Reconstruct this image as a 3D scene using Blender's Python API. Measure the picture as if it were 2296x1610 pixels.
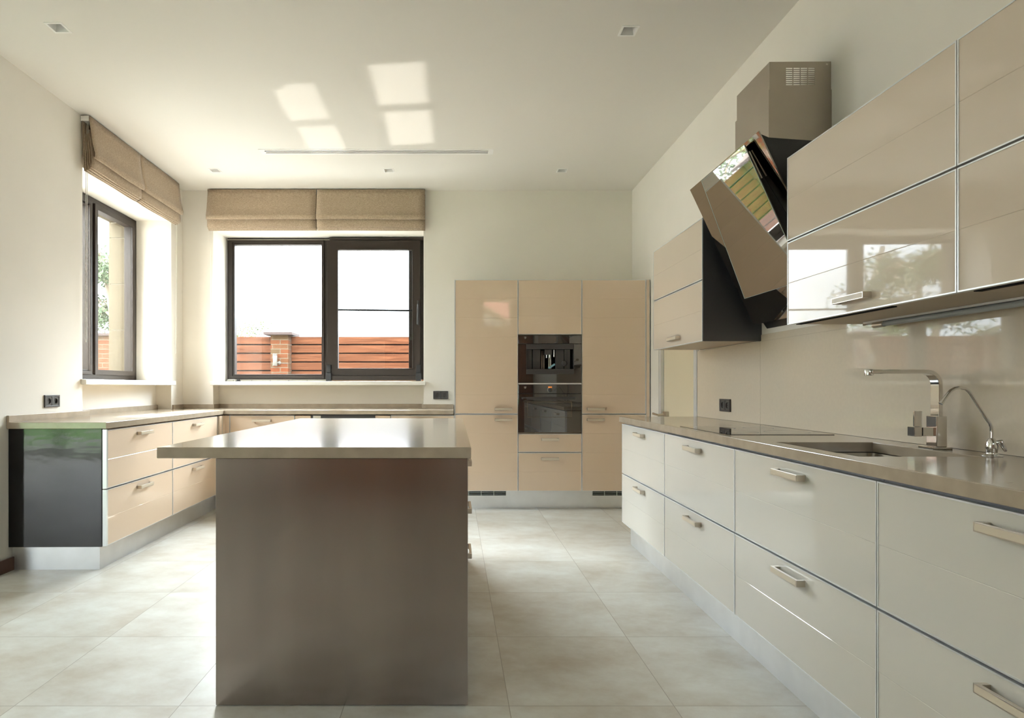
import bpy, bmesh, math, random
from mathutils import Vector, Matrix
import numpy as np

# ------------------------------------------------------------------ camera, sky, sun, exposure
for o in list(bpy.data.objects):
    bpy.data.objects.remove(o)
SC = bpy.context.scene
COL = SC.collection
F = 1335.0
H = 1.16
cam = bpy.data.cameras.new('camera')
cam.sensor_fit = 'HORIZONTAL'
cam.sensor_width = 36.0
cam.lens = F * 36.0 / 2296.0
cam.shift_x = (1148 - 1018) / 2296.0
cam.shift_y = (868 - 805) / 2296.0
cam.clip_start = 0.02
camo = bpy.data.objects.new('camera', cam)
COL.objects.link(camo)
camo.location = (0, 0, H)
camo.rotation_euler = (math.pi / 2, 0, 0)
SC.camera = camo

SC.view_settings.view_transform = 'Standard'
SC.view_settings.look = 'None'
SC.view_settings.gamma = 1.0
SC.view_settings.use_curve_mapping = False
SC.view_settings.exposure = 0.36

cy = SC.cycles
cy.max_bounces = 10
cy.diffuse_bounces = 6
cy.glossy_bounces = 6
cy.transmission_bounces = 4
cy.transparent_max_bounces = 12
cy.caustics_reflective = False
cy.caustics_refractive = False
cy.sample_clamp_indirect = 6.0
cy.use_denoising = True
cy.use_adaptive_sampling = True
cy.adaptive_threshold = 0.01

SKY = 44.0
SKY_LOW = 7.5
SUN = 42.0
world = bpy.data.worlds.new('sky')
SC.world = world
world.use_nodes = True
wn = world.node_tree
wn.nodes.clear()
w_out = wn.nodes.new('ShaderNodeOutputWorld')
w_bg = wn.nodes.new('ShaderNodeBackground')
w_tc = wn.nodes.new('ShaderNodeTexCoord')
w_no = wn.nodes.new('ShaderNodeTexNoise')
w_no.inputs['Scale'].default_value = 2.2
w_no.inputs['Detail'].default_value = 6
w_cr = wn.nodes.new('ShaderNodeValToRGB')
w_cr.color_ramp.elements[0].position = 0.35
w_cr.color_ramp.elements[0].color = (0.78, 0.89, 1.0, 1)
w_cr.color_ramp.elements[1].position = 0.62
w_cr.color_ramp.elements[1].color = (0.92, 0.97, 1.0, 1)
wn.links.new(w_tc.outputs['Generated'], w_no.inputs['Vector'])
wn.links.new(w_no.outputs['Fac'], w_cr.inputs['Fac'])
wn.links.new(w_cr.outputs['Color'], w_bg.inputs['Color'])
# overcast-like gradient: the sky brightens from the horizon upwards
w_sep = wn.nodes.new('ShaderNodeSeparateXYZ')
w_mr = wn.nodes.new('ShaderNodeMapRange')
w_mr.interpolation_type = 'SMOOTHSTEP'
w_mr.inputs['From Min'].default_value = 0.14
w_mr.inputs['From Max'].default_value = 0.42
w_mr.inputs['To Min'].default_value = SKY_LOW
w_mr.inputs['To Max'].default_value = SKY
wn.links.new(w_tc.outputs['Generated'], w_sep.inputs[0])
wn.links.new(w_sep.outputs['Z'], w_mr.inputs['Value'])
wn.links.new(w_mr.outputs[0], w_bg.inputs['Strength'])
wn.links.new(w_bg.outputs['Background'], w_out.inputs['Surface'])

SUN_D = Vector((2.0, -0.5, -2.26)).normalized()      # direction the sunlight travels
sl = bpy.data.lights.new('sun', 'SUN')
sl.energy = SUN
sl.angle = math.radians(0.6)
sl.color = (1.0, 0.965, 0.91)
so = bpy.data.objects.new('sun', sl)
COL.objects.link(so)
so.rotation_euler = SUN_D.to_track_quat('-Z', 'Y').to_euler()
so.location = (-8, 4, 8)

def portal(name, loc, normal, w, h):
    l = bpy.data.lights.new(name, 'AREA')
    l.shape = 'RECTANGLE'
    l.size = w
    l.size_y = h
    l.cycles.is_portal = True
    o = bpy.data.objects.new(name, l)
    COL.objects.link(o)
    o.location = loc
    o.rotation_euler = Vector(normal).to_track_quat('-Z', 'Y').to_euler()

# ------------------------------------------------------------------ helpers
TL, TR, T0 = 0.0127, -0.0097, 0.0     # the two long walls are a touch out of square

def rot(p, t):
    c, s = math.cos(t), math.sin(t)
    return Vector((p[0] * c - p[1] * s, p[0] * s + p[1] * c, p[2] if len(p) > 2 else 0))

class MB:
    """collects shapes, builds one mesh object"""
    def __init__(self, M=None):
        self.v, self.f, self.m, self.sm = [], [], [], []
        self.M = M or (lambda a, b, c: (a, b, c))
        self.mi = 0
        self.smooth = False
    def add(self, vs, fs):
        n = len(self.v)
        self.v += [self.M(*p) for p in vs]
        for f in fs:
            self.f.append([n + i for i in f])
            self.m.append(self.mi)
            self.sm.append(self.smooth)
    def box(self, a0, a1, b0, b1, c0, c1):
        self.add([(a0, b0, c0), (a1, b0, c0), (a1, b1, c0), (a0, b1, c0),
                  (a0, b0, c1), (a1, b0, c1), (a1, b1, c1), (a0, b1, c1)],
                 [(0, 3, 2, 1), (4, 5, 6, 7), (0, 1, 5, 4), (1, 2, 6, 5), (2, 3, 7, 6), (3, 0, 4, 7)])
    def prism(self, poly, a0, a1):
        """poly in (b,c), extruded along a"""
        n = len(poly)
        vs = [(a0, p[0], p[1]) for p in poly] + [(a1, p[0], p[1]) for p in poly]
        fs = [tuple(range(n))[::-1], tuple(range(n, 2 * n))]
        fs += [(i, (i + 1) % n, n + (i + 1) % n, n + i) for i in range(n)]
        self.add(vs, fs)
    def voxel(self, xs, ys, zs, solid):
        idx = {}
        vs, fs = [], []
        def V(i, j, k):
            if (i, j, k) not in idx:
                idx[(i, j, k)] = len(vs)
                vs.append((xs[i], ys[j], zs[k]))
            return idx[(i, j, k)]
        nx, ny, nz = len(xs) - 1, len(ys) - 1, len(zs) - 1
        S = {}
        for i in range(nx):
            for j in range(ny):
                for k in range(nz):
                    S[(i, j, k)] = solid((xs[i] + xs[i + 1]) / 2, (ys[j] + ys[j + 1]) / 2, (zs[k] + zs[k + 1]) / 2)
        g = lambda i, j, k: S.get((i, j, k), False)
        for (i, j, k), s in S.items():
            if not s:
                continue
            if not g(i - 1, j, k): fs.append((V(i, j, k), V(i, j, k + 1), V(i, j + 1, k + 1), V(i, j + 1, k)))
            if not g(i + 1, j, k): fs.append((V(i + 1, j, k), V(i + 1, j + 1, k), V(i + 1, j + 1, k + 1), V(i + 1, j, k + 1)))
            if not g(i, j - 1, k): fs.append((V(i, j, k), V(i + 1, j, k), V(i + 1, j, k + 1), V(i, j, k + 1)))
            if not g(i, j + 1, k): fs.append((V(i, j + 1, k), V(i, j + 1, k + 1), V(i + 1, j + 1, k + 1), V(i + 1, j + 1, k)))
            if not g(i, j, k - 1): fs.append((V(i, j, k), V(i, j + 1, k), V(i + 1, j + 1, k), V(i + 1, j, k)))
            if not g(i, j, k + 1): fs.append((V(i, j, k + 1), V(i + 1, j, k + 1), V(i + 1, j + 1, k + 1), V(i, j + 1, k + 1)))
        self.add(vs, fs)
    def ring(self, a0, a1, c0, c1, w, b0, b1):
        """rectangular frame in the a-c plane, w wide, b0..b1 deep"""
        A = [a0, a0 + w, a1 - w, a1]
        Cc = [c0, c0 + w, c1 - w, c1]
        self.voxel(A, [b0, b1], Cc, lambda x, y, z: not (A[1] < x < A[2] and Cc[1] < z < Cc[2]))
    def tube(self, pts, r, n=12, cap=True, rs=None):
        pts = [Vector(p) for p in pts]
        sm, self.smooth = self.smooth, True
        T = []
        for i in range(len(pts)):
            a = pts[max(i - 1, 0)]
            b = pts[min(i + 1, len(pts) - 1)]
            T.append((b - a).normalized())
        up = Vector((0, 0, 1)) if abs(T[0].z) < 0.9 else Vector((0, 1, 0))
        nrm = (up - up.dot(T[0]) * T[0]).normalized()
        vs, fs = [], []
        for i, p in enumerate(pts):
            nrm = (nrm - nrm.dot(T[i]) * T[i]).normalized()
            bi = T[i].cross(nrm)
            rr = rs[i] if rs else r
            for k in range(n):
                a = 2 * math.pi * k / n
                vs.append(tuple(p + rr * (math.cos(a) * nrm + math.sin(a) * bi)))
        for i in range(len(pts) - 1):
            for k in range(n):
                fs.append((i * n + k, i * n + (k + 1) % n, (i + 1) * n + (k + 1) % n, (i + 1) * n + k))
        self.add(vs, fs)
        self.smooth = False
        if cap:
            self.add([vs[k] for k in range(n)], [tuple(range(n))[::-1]])
            self.add([vs[(len(pts) - 1) * n + k] for k in range(n)], [tuple(range(n))])
        self.smooth = sm
    def lathe(self, c, prof, n=20, axis='z'):
        """prof list of (r, h)"""
        sm, self.smooth = self.smooth, True
        vs, fs = [], []
        for r, h in prof:
            for k in range(n):
                a = 2 * math.pi * k / n
                p = (r * math.cos(a), r * math.sin(a), h)
                if axis == 'x': p = (h, p[0], p[1])
                if axis == 'y': p = (p[0], h, p[1])
                vs.append((c[0] + p[0], c[1] + p[1], c[2] + p[2]))
        for i in range(len(prof) - 1):
            for k in range(n):
                fs.append((i * n + k, i * n + (k + 1) % n, (i + 1) * n + (k + 1) % n, (i + 1) * n + k))
        fs.append(tuple(range(n))[::-1])
        fs.append(tuple(range((len(prof) - 1) * n, len(prof) * n)))
        self.add(vs, fs)
        self.smooth = sm
    def build(self, name, mats, parent=None, t=None, bevel=0.0, solidify=0.0, recalc=True, weld=False):
        """in the parent's frame when parented, else in the frame rotated by t"""
        if not isinstance(mats, (list, tuple)):
            mats = [mats]
        base = Vector((0, 0, 0))
        if parent is not None:
            base = Vector(parent['_b'])
        me = bpy.data.meshes.new(name)
        me.from_pydata([tuple(Vector(p) - base) for p in self.v], [], self.f)
        for m in mats:
            me.materials.append(m)
        me.polygons.foreach_set('material_index', self.m)
        me.polygons.foreach_set('use_smooth', self.sm)
        me.update()
        if recalc or weld:
            bm = bmesh.new()
            bm.from_mesh(me)
            if weld:
                bmesh.ops.remove_doubles(bm, verts=bm.verts, dist=1e-5)
            bmesh.ops.recalc_face_normals(bm, faces=bm.faces)
            bm.to_mesh(me)
            bm.free()
        o = bpy.data.objects.new(name, me)
        COL.objects.link(o)
        if parent is not None:
            o.parent = parent
            o['_b'] = list(base)
        elif t:
            o.rotation_euler = (0, 0, t)
        if solidify:
            s = o.modifiers.new('solidify', 'SOLIDIFY')
            s.thickness = solidify
            s.offset = 0
        if bevel:
            b = o.modifiers.new('bevel', 'BEVEL')
            b.width = bevel
            b.segments = 2
            b.limit_method = 'ANGLE'
            b.angle_limit = math.radians(40)
        return o

def thing(name, label, cat, base, t=0.0, group=None):
    o = bpy.data.objects.new(name, None)
    COL.objects.link(o)
    o.empty_display_size = 0.1
    o.location = rot(base, t)
    o.rotation_euler = (0, 0, t)
    o['label'] = label
    o['category'] = cat
    if group:
        o['group'] = group
    o['_b'] = list(base)
    return o

def tag(o, label, cat, group=None, kind=None):
    if label: o['label'] = label
    if cat: o['category'] = cat
    if group: o['group'] = group
    if kind: o['kind'] = kind
    return o

def struct(o):
    o['kind'] = 'structure'
    return o

# ------------------------------------------------------------------ materials
def mat(name, col=(0.8, 0.8, 0.8), rough=0.5, metal=0.0, coat=0.0, ior=1.5, spec=0.5, aniso=0.0, sheen=0.0,
        emit=None, emit_s=0.0, noise=None, bump=None, stretch=None, coat_rough=0.03):
    """noise=(scale, amount) varies the colour; bump=(scale, strength, dist); stretch scales the noise space"""
    m = bpy.data.materials.new(name)
    m.use_nodes = True
    nt = m.node_tree
    b = nt.nodes['Principled BSDF']
    b.inputs['Base Color'].default_value = (*col, 1)
    b.inputs['Roughness'].default_value = rough
    b.inputs['Metallic'].default_value = metal
    b.inputs['Coat Weight'].default_value = coat
    b.inputs['Coat Roughness'].default_value = coat_rough
    b.inputs['Coat IOR'].default_value = 1.55
    b.inputs['IOR'].default_value = ior
    b.inputs['Specular IOR Level'].default_value = spec
    b.inputs['Anisotropic'].default_value = aniso
    b.inputs['Sheen Weight'].default_value = sheen
    if emit:
        b.inputs['Emission Color'].default_value = (*emit, 1)
        b.inputs['Emission Strength'].default_value = emit_s
    if noise or bump:
        tc = nt.nodes.new('ShaderNodeTexCoord')
        mp = nt.nodes.new('ShaderNodeMapping')
        nt.links.new(tc.outputs['Object'], mp.inputs['Vector'])
        if stretch:
            mp.inputs['Scale'].default_value = stretch
    if noise:
        n = nt.nodes.new('ShaderNodeTexNoise')
        n.inputs['Scale'].default_value = noise[0]
        n.inputs['Detail'].default_value = 5
        nt.links.new(mp.outputs[0], n.inputs['Vector'])
        r = nt.nodes.new('ShaderNodeValToRGB')
        a = noise[1]
        r.color_ramp.elements[0].position = 0.3
        r.color_ramp.elements[1].position = 0.7
        r.color_ramp.elements[0].color = (*[max(0, c * (1 - a)) for c in col], 1)
        r.color_ramp.elements[1].color = (*[min(1, c * (1 + a)) for c in col], 1)
        nt.links.new(n.outputs['Fac'], r.inputs['Fac'])
        nt.links.new(r.outputs['Color'], b.inputs['Base Color'])
    if bump:
        n2 = nt.nodes.new('ShaderNodeTexNoise')
        n2.inputs['Scale'].default_value = bump[0]
        n2.inputs['Detail'].default_value = 4
        nt.links.new(mp.outputs[0], n2.inputs['Vector'])
        bp = nt.nodes.new('ShaderNodeBump')
        bp.inputs['Strength'].default_value = bump[1]
        bp.inputs['Distance'].default_value = bump[2]
        nt.links.new(n2.outputs['Fac'], bp.inputs['Height'])
        nt.links.new(bp.outputs['Normal'], b.inputs['Normal'])
    return m

def srgb(r, g, b):
    f = lambda c: (c / 255 / 12.92) if c / 255 <= 0.04045 else ((c / 255 + 0.055) / 1.055) ** 2.4
    return (f(r), f(g), f(b))

WALL = mat('wall_paint', (0.83, 0.793, 0.725), 0.85, noise=(3, 0.015), spec=0.2)
CEIL = mat('ceiling_paint', (0.84, 0.82, 0.77), 0.9, spec=0.2)
REVEAL = WALL
SILL = mat('white_sill', (0.85, 0.83, 0.76), 0.2)
FRONT = mat('cream_lacquered_glass', (0.70, 0.55, 0.41), 0.6, coat=0.9, spec=0.3)
FRONTU = mat('taupe_lacquered_glass', (0.64, 0.545, 0.44), 0.6, coat=0.9, spec=0.3)  # same cream glass, greyed to put the reflected ceiling into its colour
FRONTR = mat('grey_cream_lacquered_glass', (0.62, 0.595, 0.53), 0.6, coat=1.0, spec=0.3)  # same cream glass, with the cool daylight and reflections put into its colour
ALU = mat('satin_aluminium', (0.80, 0.82, 0.83), 0.33, 0.55)
NICKEL = mat('satin_nickel', (0.62, 0.57, 0.50), 0.3, 1.0)
CREAM = mat('cream_inlay', (0.62, 0.54, 0.42), 0.3)
DARK = mat('dark_gap', (0.010, 0.010, 0.010), 0.8, spec=0.1)
CARC = mat('carcass_board', (0.50, 0.42, 0.32), 0.5)
STONE = mat('quartz_worktop', (0.375, 0.31, 0.235), 0.145, noise=(14, 0.10), spec=0.6)
SPLASH = mat('polished_stone_splashback', (0.64, 0.56, 0.44), 0.5, coat=1.0, coat_rough=0.025, noise=(60, 0.02), spec=0.3)
STEEL = mat('brushed_steel', (0.375, 0.33, 0.31), 0.21, 1.0, aniso=0.5, noise=(4, 0.12), bump=(60, 0.04, 0.002), stretch=(1, 1, 0.15))
STEELD = mat('dark_polished_steel', (0.022, 0.021, 0.020), 0.10, 0.6, noise=(5, 0.1), bump=(1.2, 0.25, 0.02), stretch=(1, 1, 2.5))
STEELP = mat('brushed_steel_plinth', (0.78, 0.79, 0.79), 0.30, 0.75, noise=(8, 0.04))
DMETAL = mat('anthracite_metal', (0.13, 0.13, 0.14), 0.38, 0.7)
SINKM = mat('sink_steel', (0.48, 0.48, 0.47), 0.25, 1.0, noise=(30, 0.08))
CHROME = mat('chrome', (0.80, 0.80, 0.80), 0.05, 1.0)
CHIM = mat('chimney_steel', (0.42, 0.375, 0.315), 0.33, 1.0, noise=(3, 0.06))
BLACK = mat('black_enamel', (0.012, 0.012, 0.013), 0.35, noise=(200, 0.3))
BGLASS = mat('black_glass', (0.015, 0.014, 0.013), 0.02, ior=2.4)
MGLASS = mat('mirror_tinted_glass', (0.34, 0.315, 0.28), 0.02, 1.0)
PLASTIC = mat('anthracite_plastic', (0.045, 0.042, 0.042), 0.35)
PLASTICL = mat('grey_plastic', (0.07, 0.068, 0.066), 0.3)
WIN = mat('bronze_window_frame', (0.022, 0.015, 0.011), 0.42, spec=0.3)
WINL = mat('bronze_window_frame_left', (0.022, 0.015, 0.011), 0.42, spec=0.3)
RAIL = mat('rail_grey', (0.42, 0.40, 0.34), 0.4, 0.4)
WHITE = mat('white_metal', (0.93, 0.93, 0.91), 0.3)
DOORM = mat('cream_door', (0.66, 0.58, 0.42), 0.45)
JAMB = mat('door_jamb', (0.74, 0.72, 0.66), 0.4)
SKIRT = mat('brown_skirting', (0.10, 0.045, 0.025), 0.4)
WOODD = mat('brown_door_wood', (0.30, 0.13, 0.07), 0.35, noise=(6, 0.3), stretch=(6, 6, 0.6))
CAP = mat('pillar_cap_stone', (0.030, 0.022, 0.020), 0.7, spec=0.05)
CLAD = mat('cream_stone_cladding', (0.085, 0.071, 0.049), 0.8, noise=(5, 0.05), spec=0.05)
LAMPB = mat('lamp_body', (0.055, 0.05, 0.042), 0.5, spec=0.1)
BLUE = mat('blue_film', (0.22, 0.42, 0.50), 0.4)
PAVE = mat('paving', (0.16, 0.155, 0.145), 0.9, noise=(2, 0.1))
RENDER_W = mat('white_render', (0.32, 0.31, 0.29), 0.9)
ORANGE = mat('display_orange', (0.2, 0.05, 0.0), 0.5, emit=(1.0, 0.28, 0.02), emit_s=1.6)
MARK = mat('printed_mark', (0.55, 0.50, 0.42), 0.4)
LABEL = mat('paper_label', (0.62, 0.60, 0.52), 0.6)
CORD = mat('bead_chain', (0.74, 0.72, 0.66), 0.5)

def fabric():
    m = mat('linen_fabric', (0.36, 0.245, 0.15), 0.95, spec=0.1, sheen=0.15)
    nt = m.node_tree
    b = nt.nodes['Principled BSDF']
    tc = nt.nodes.new('ShaderNodeTexCoord')
    vals = []
    for sc in ((60, 60, 700), (700, 700, 60)):
        mp = nt.nodes.new('ShaderNodeMapping')
        mp.inputs['Scale'].default_value = sc
        n = nt.nodes.new('ShaderNodeTexNoise')
        n.inputs['Scale'].default_value = 1.0
        n.inputs['Detail'].default_value = 2
        nt.links.new(tc.outputs['Object'], mp.inputs[0])
        nt.links.new(mp.outputs[0], n.inputs['Vector'])
        vals.append(n)
    a = nt.nodes.new('ShaderNodeMath')
    a.operation = 'MULTIPLY'
    nt.links.new(vals[0].outputs['Fac'], a.inputs[0])
    nt.links.new(vals[1].outputs['Fac'], a.inputs[1])
    r = nt.nodes.new('ShaderNodeValToRGB')
    r.color_ramp.elements[0].position = 0.12
    r.color_ramp.elements[1].position = 0.40
    r.color_ramp.elements[0].color = (0.22, 0.163, 0.108, 1)
    r.color_ramp.elements[1].color = (0.53, 0.42, 0.305, 1)
    nt.links.new(a.outputs[0], r.inputs[0])
    nt.links.new(r.outputs[0], b.inputs['Base Color'])
    return m
FABRIC = fabric()

def floor_mat():
    m = bpy.data.materials.new('porcelain_floor_tiles')
    m.use_nodes = True
    nt = m.node_tree
    L = nt.links.new
    b = nt.nodes['Principled BSDF']
    tc = nt.nodes.new('ShaderNodeTexCoord')
    sep = nt.nodes.new('ShaderNodeSeparateXYZ')
    L(tc.outputs['Object'], sep.inputs[0])
    def math_(op, a, v=None, bb=None):
        n = nt.nodes.new('ShaderNodeMath')
        n.operation = op
        if hasattr(a, 'links'): L(a, n.inputs[0])
        else: n.inputs[0].default_value = a
        if bb is not None: L(bb, n.inputs[1])
        elif v is not None: n.inputs[1].default_value = v
        return n.outputs[0]
    lines, cells = [], []
    for ax, ph in (('X', 0.2), ('Y', 2.166)):
        s = math_('SUBTRACT', sep.outputs[ax], ph)
        s = math_('DIVIDE', s, 0.6)
        cells.append(math_('FLOOR', s))
        fr = math_('FRACT', s)
        d = math_('ABSOLUTE', math_('SUBTRACT', fr, 0.5))
        lines.append(math_('GREATER_THAN', d, 0.4975))
    line = math_('MAXIMUM', lines[0], bb=lines[1])
    comb = nt.nodes.new('ShaderNodeCombineXYZ')
    L(cells[0], comb.inputs[0]); L(cells[1], comb.inputs[1])
    wn_ = nt.nodes.new('ShaderNodeTexWhiteNoise')
    L(comb.outputs[0], wn_.inputs['Vector'])
    # per tile offset of the cloud pattern
    vadd = nt.nodes.new('ShaderNodeVectorMath'); vadd.operation = 'MULTIPLY_ADD'
    L(wn_.outputs['Color'], vadd.inputs[0]); vadd.inputs[1].default_value = (9, 9, 9)
    L(tc.outputs['Object'], vadd.inputs[2])
    mp = nt.nodes.new('ShaderNodeMapping'); mp.inputs['Scale'].default_value = (1.5, 2.2, 1)
    mp.inputs['Rotation'].default_value = (0, 0, 0.5)
    L(vadd.outputs[0], mp.inputs[0])
    n1 = nt.nodes.new('ShaderNodeTexNoise'); n1.inputs['Scale'].default_value = 1.7
    n1.inputs['Detail'].default_value = 8; n1.inputs['Roughness'].default_value = 0.68
    L(mp.outputs[0], n1.inputs['Vector'])
    r = nt.nodes.new('ShaderNodeValToRGB')
    r.color_ramp.elements[0].position = 0.33; r.color_ramp.elements[0].color = (0.53, 0.485, 0.41, 1)
    r.color_ramp.elements[1].position = 0.70; r.color_ramp.elements[1].color = (0.74, 0.75, 0.71, 1)
    L(n1.outputs['Fac'], r.inputs[0])
    mx = nt.nodes.new('ShaderNodeMix'); mx.data_type = 'RGBA'
    L(line, mx.inputs['Factor'])
    L(r.outputs[0], mx.inputs['A'])
    mx.inputs['B'].default_value = (0.38, 0.35, 0.30, 1)
    L(mx.outputs['Result'], b.inputs['Base Color'])
    b.inputs['Roughness'].default_value = 0.38
    b.inputs['Specular IOR Level'].default_value = 0.45
    bp = nt.nodes.new('ShaderNodeBump'); bp.inputs['Strength'].default_value = 0.25; bp.inputs['Distance'].default_value = 0.002
    inv = math_('SUBTRACT', 1.0, bb=line)
    L(inv, bp.inputs['Height'])
    L(bp.outputs[0], b.inputs['Normal'])
    return m
FLOOR = floor_mat()

def glass_mat(name, tint=(0.96, 0.97, 0.965)):
    m = bpy.data.materials.new(name)
    m.use_nodes = True
    nt = m.node_tree
    nt.nodes.clear()
    out = nt.nodes.new('ShaderNodeOutputMaterial')
    tr = nt.nodes.new('ShaderNodeBsdfTransparent'); tr.inputs[0].default_value = (*tint, 1)
    gl = nt.nodes.new('ShaderNodeBsdfGlossy'); gl.inputs['Roughness'].default_value = 0.0
    geo = nt.nodes.new('ShaderNodeNewGeometry')
    dot = nt.nodes.new('ShaderNodeVectorMath'); dot.operation = 'DOT_PRODUCT'
    nt.links.new(geo.outputs['Incoming'], dot.inputs[0]); nt.links.new(geo.outputs['Normal'], dot.inputs[1])
    prev = dot.outputs['Value']
    for op, a, b in (('ABSOLUTE', None, None), ('SUBTRACT', 1.0, None), ('POWER', None, 5.0), ('MULTIPLY_ADD', None, 0.96)):
        fr = nt.nodes.new('ShaderNodeMath'); fr.operation = op
        if a is not None:
            fr.inputs[0].default_value = a; nt.links.new(prev, fr.inputs[1])
        else:
            nt.links.new(prev, fr.inputs[0])
            if b is not None: fr.inputs[1].default_value = b
        if op == 'MULTIPLY_ADD': fr.inputs[2].default_value = 0.04
        prev = fr.outputs[0]
    mx = nt.nodes.new('ShaderNodeMixShader')
    nt.links.new(fr.outputs[0], mx.inputs[0])
    nt.links.new(tr.outputs[0], mx.inputs[1])
    nt.links.new(gl.outputs[0], mx.inputs[2])
    nt.links.new(mx.outputs[0], out.inputs[0])
    return m
GLASS = glass_mat('window_glass')

def plank_mat():
    m = mat('stained_fence_wood', (0.28, 0.085, 0.035), 0.6)
    nt = m.node_tree
    b = nt.nodes['Principled BSDF']
    tc = nt.nodes.new('ShaderNodeTexCoord')
    mp = nt.nodes.new('ShaderNodeMapping'); mp.inputs['Scale'].default_value = (0.8, 1, 14)
    n = nt.nodes.new('ShaderNodeTexNoise'); n.inputs['Scale'].default_value = 2.5; n.inputs['Detail'].default_value = 6
    n.inputs['Distortion'].default_value = 0.6
    r = nt.nodes.new('ShaderNodeValToRGB')
    r.color_ramp.elements[0].position = 0.3; r.color_ramp.elements[0].color = (0.026, 0.0085, 0.0036, 1)
    r.color_ramp.elements[1].position = 0.7; r.color_ramp.elements[1].color = (0.056, 0.0205, 0.0092, 1)
    nt.links.new(tc.outputs['Object'], mp.inputs[0]); nt.links.new(mp.outputs[0], n.inputs['Vector'])
    nt.links.new(n.outputs['Fac'], r.inputs[0]); nt.links.new(r.outputs[0], b.inputs['Base Color'])
    return m
PLANK = plank_mat()
PLANK.node_tree.nodes['Principled BSDF'].inputs['Specular IOR Level'].default_value = 0.04

def brick_mat(name, scale=1.0, c1=(0.052, 0.015, 0.006), c2=(0.034, 0.0215, 0.011), mortar=(0.05, 0.040, 0.028), bw=0.25, bh=0.075):
    m = mat(name, c1, 0.8)
    nt = m.node_tree
    b = nt.nodes['Principled BSDF']
    tc = nt.nodes.new('ShaderNodeTexCoord')
    sep = nt.nodes.new('ShaderNodeSeparateXYZ')
    cb = nt.nodes.new('ShaderNodeCombineXYZ')
    ad = nt.nodes.new('ShaderNodeMath'); ad.operation = 'ADD'
    nt.links.new(tc.outputs['Object'], sep.inputs[0])
    nt.links.new(sep.outputs[0], ad.inputs[0]); nt.links.new(sep.outputs[1], ad.inputs[1])
    nt.links.new(ad.outputs[0], cb.inputs[0]); nt.links.new(sep.outputs[2], cb.inputs[1])
    br = nt.nodes.new('ShaderNodeTexBrick')
    br.inputs['Scale'].default_value = scale
    br.inputs['Brick Width'].default_value = bw
    br.inputs['Row Height'].default_value = bh
    br.inputs['Mortar Size'].default_value = 0.006
    br.inputs['Color1'].default_value = (*c1, 1)
    br.inputs['Color2'].default_value = (*c2, 1)
    br.inputs['Mortar'].default_value = (*mortar, 1)
    nt.links.new(cb.outputs[0], br.inputs['Vector'])
    nt.links.new(br.outputs['Color'], b.inputs['Base Color'])
    return m
BRICK = brick_mat('red_brown_brick')
BRICK.node_tree.nodes['Principled BSDF'].inputs['Specular IOR Level'].default_value = 0.04
ROOF = brick_mat('red_roof_tile', c1=(0.17, 0.055, 0.035), c2=(0.13, 0.04, 0.026), mortar=(0.05, 0.02, 0.012), bw=0.22, bh=0.3)

def leaf_mat(name, c1, c2):
    m = mat(name, c1, 0.7, spec=0.05)
    nt = m.node_tree
    b = nt.nodes['Principled BSDF']
    tc = nt.nodes.new('ShaderNodeTexCoord')
    n = nt.nodes.new('ShaderNodeTexNoise'); n.inputs['Scale'].default_value = 3.0
    r = nt.nodes.new('ShaderNodeValToRGB')
    r.color_ramp.elements[0].position = 0.35; r.color_ramp.elements[0].color = (*c1, 1)
    r.color_ramp.elements[1].position = 0.65; r.color_ramp.elements[1].color = (*c2, 1)
    nt.links.new(tc.outputs['Object'], n.inputs['Vector'])
    nt.links.new(n.outputs['Fac'], r.inputs[0]); nt.links.new(r.outputs[0], b.inputs['Base Color'])
    return m
LEAF = leaf_mat('leaves', (0.030, 0.050, 0.010), (0.075, 0.105, 0.024))
LEAFW = leaf_mat('willow_leaves', (0.030, 0.048, 0.026), (0.070, 0.095, 0.052))
BARK = mat('bark', (0.12, 0.09, 0.06), 0.9)
LAWN = leaf_mat('lawn', (0.035, 0.085, 0.015), (0.06, 0.13, 0.025))

# ------------------------------------------------------------------ the room
ZC = 3.213          # ceiling
ZT = 0.938          # worktop top
YB = 6.22           # back wall
XL = -2.757         # left wall (left frame)
XR = 1.80           # right wall (right frame)
YREAR = -2.0
XFAR = -7.2

# floor
mb = MB(); mb.voxel([XFAR - .4, -3.40, 2.4], [YREAR - .3, 3.9, 6.9], [-0.2, 0.0], lambda x, y, z: x > -3.4 or y < 3.9)
struct(mb.build('floor', FLOOR))

# ceiling with openings
DL = [(1.006, 3.43), (-2.26, 3.40), (-2.263, 5.64), (-.618, 5.64), (1.024, 5.64)]
DH = 0.042
SD = (-1.69, .342, 5.135, 5.245)
xs = sorted({XFAR - .4, -3.40, 2.4, SD[0] + .03, SD[1] - .03} | {round(x - DH, 4) for x, y in DL} | {round(x + DH, 4) for x, y in DL})
ys = sorted({YREAR - .3, 3.95, 6.9, SD[2] + .018, SD[3] - .018} | {round(y - DH, 4) for x, y in DL} | {round(y + DH, 4) for x, y in DL})
def csolid(x, y, z):
    if x < -3.40 and y > 3.95: return False
    if z > ZC + 0.12: return True
    for a, b in DL:
        if abs(x - a) < DH and abs(y - b) < DH: return False
    if SD[0] + .03 < x < SD[1] - .03 and SD[2] + .018 < y < SD[3] - .018: return False
    return True
mb = MB(); mb.voxel(xs, ys, [ZC, ZC + 0.12, ZC + 0.3], csolid)
struct(mb.build('ceiling', CEIL))

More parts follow.
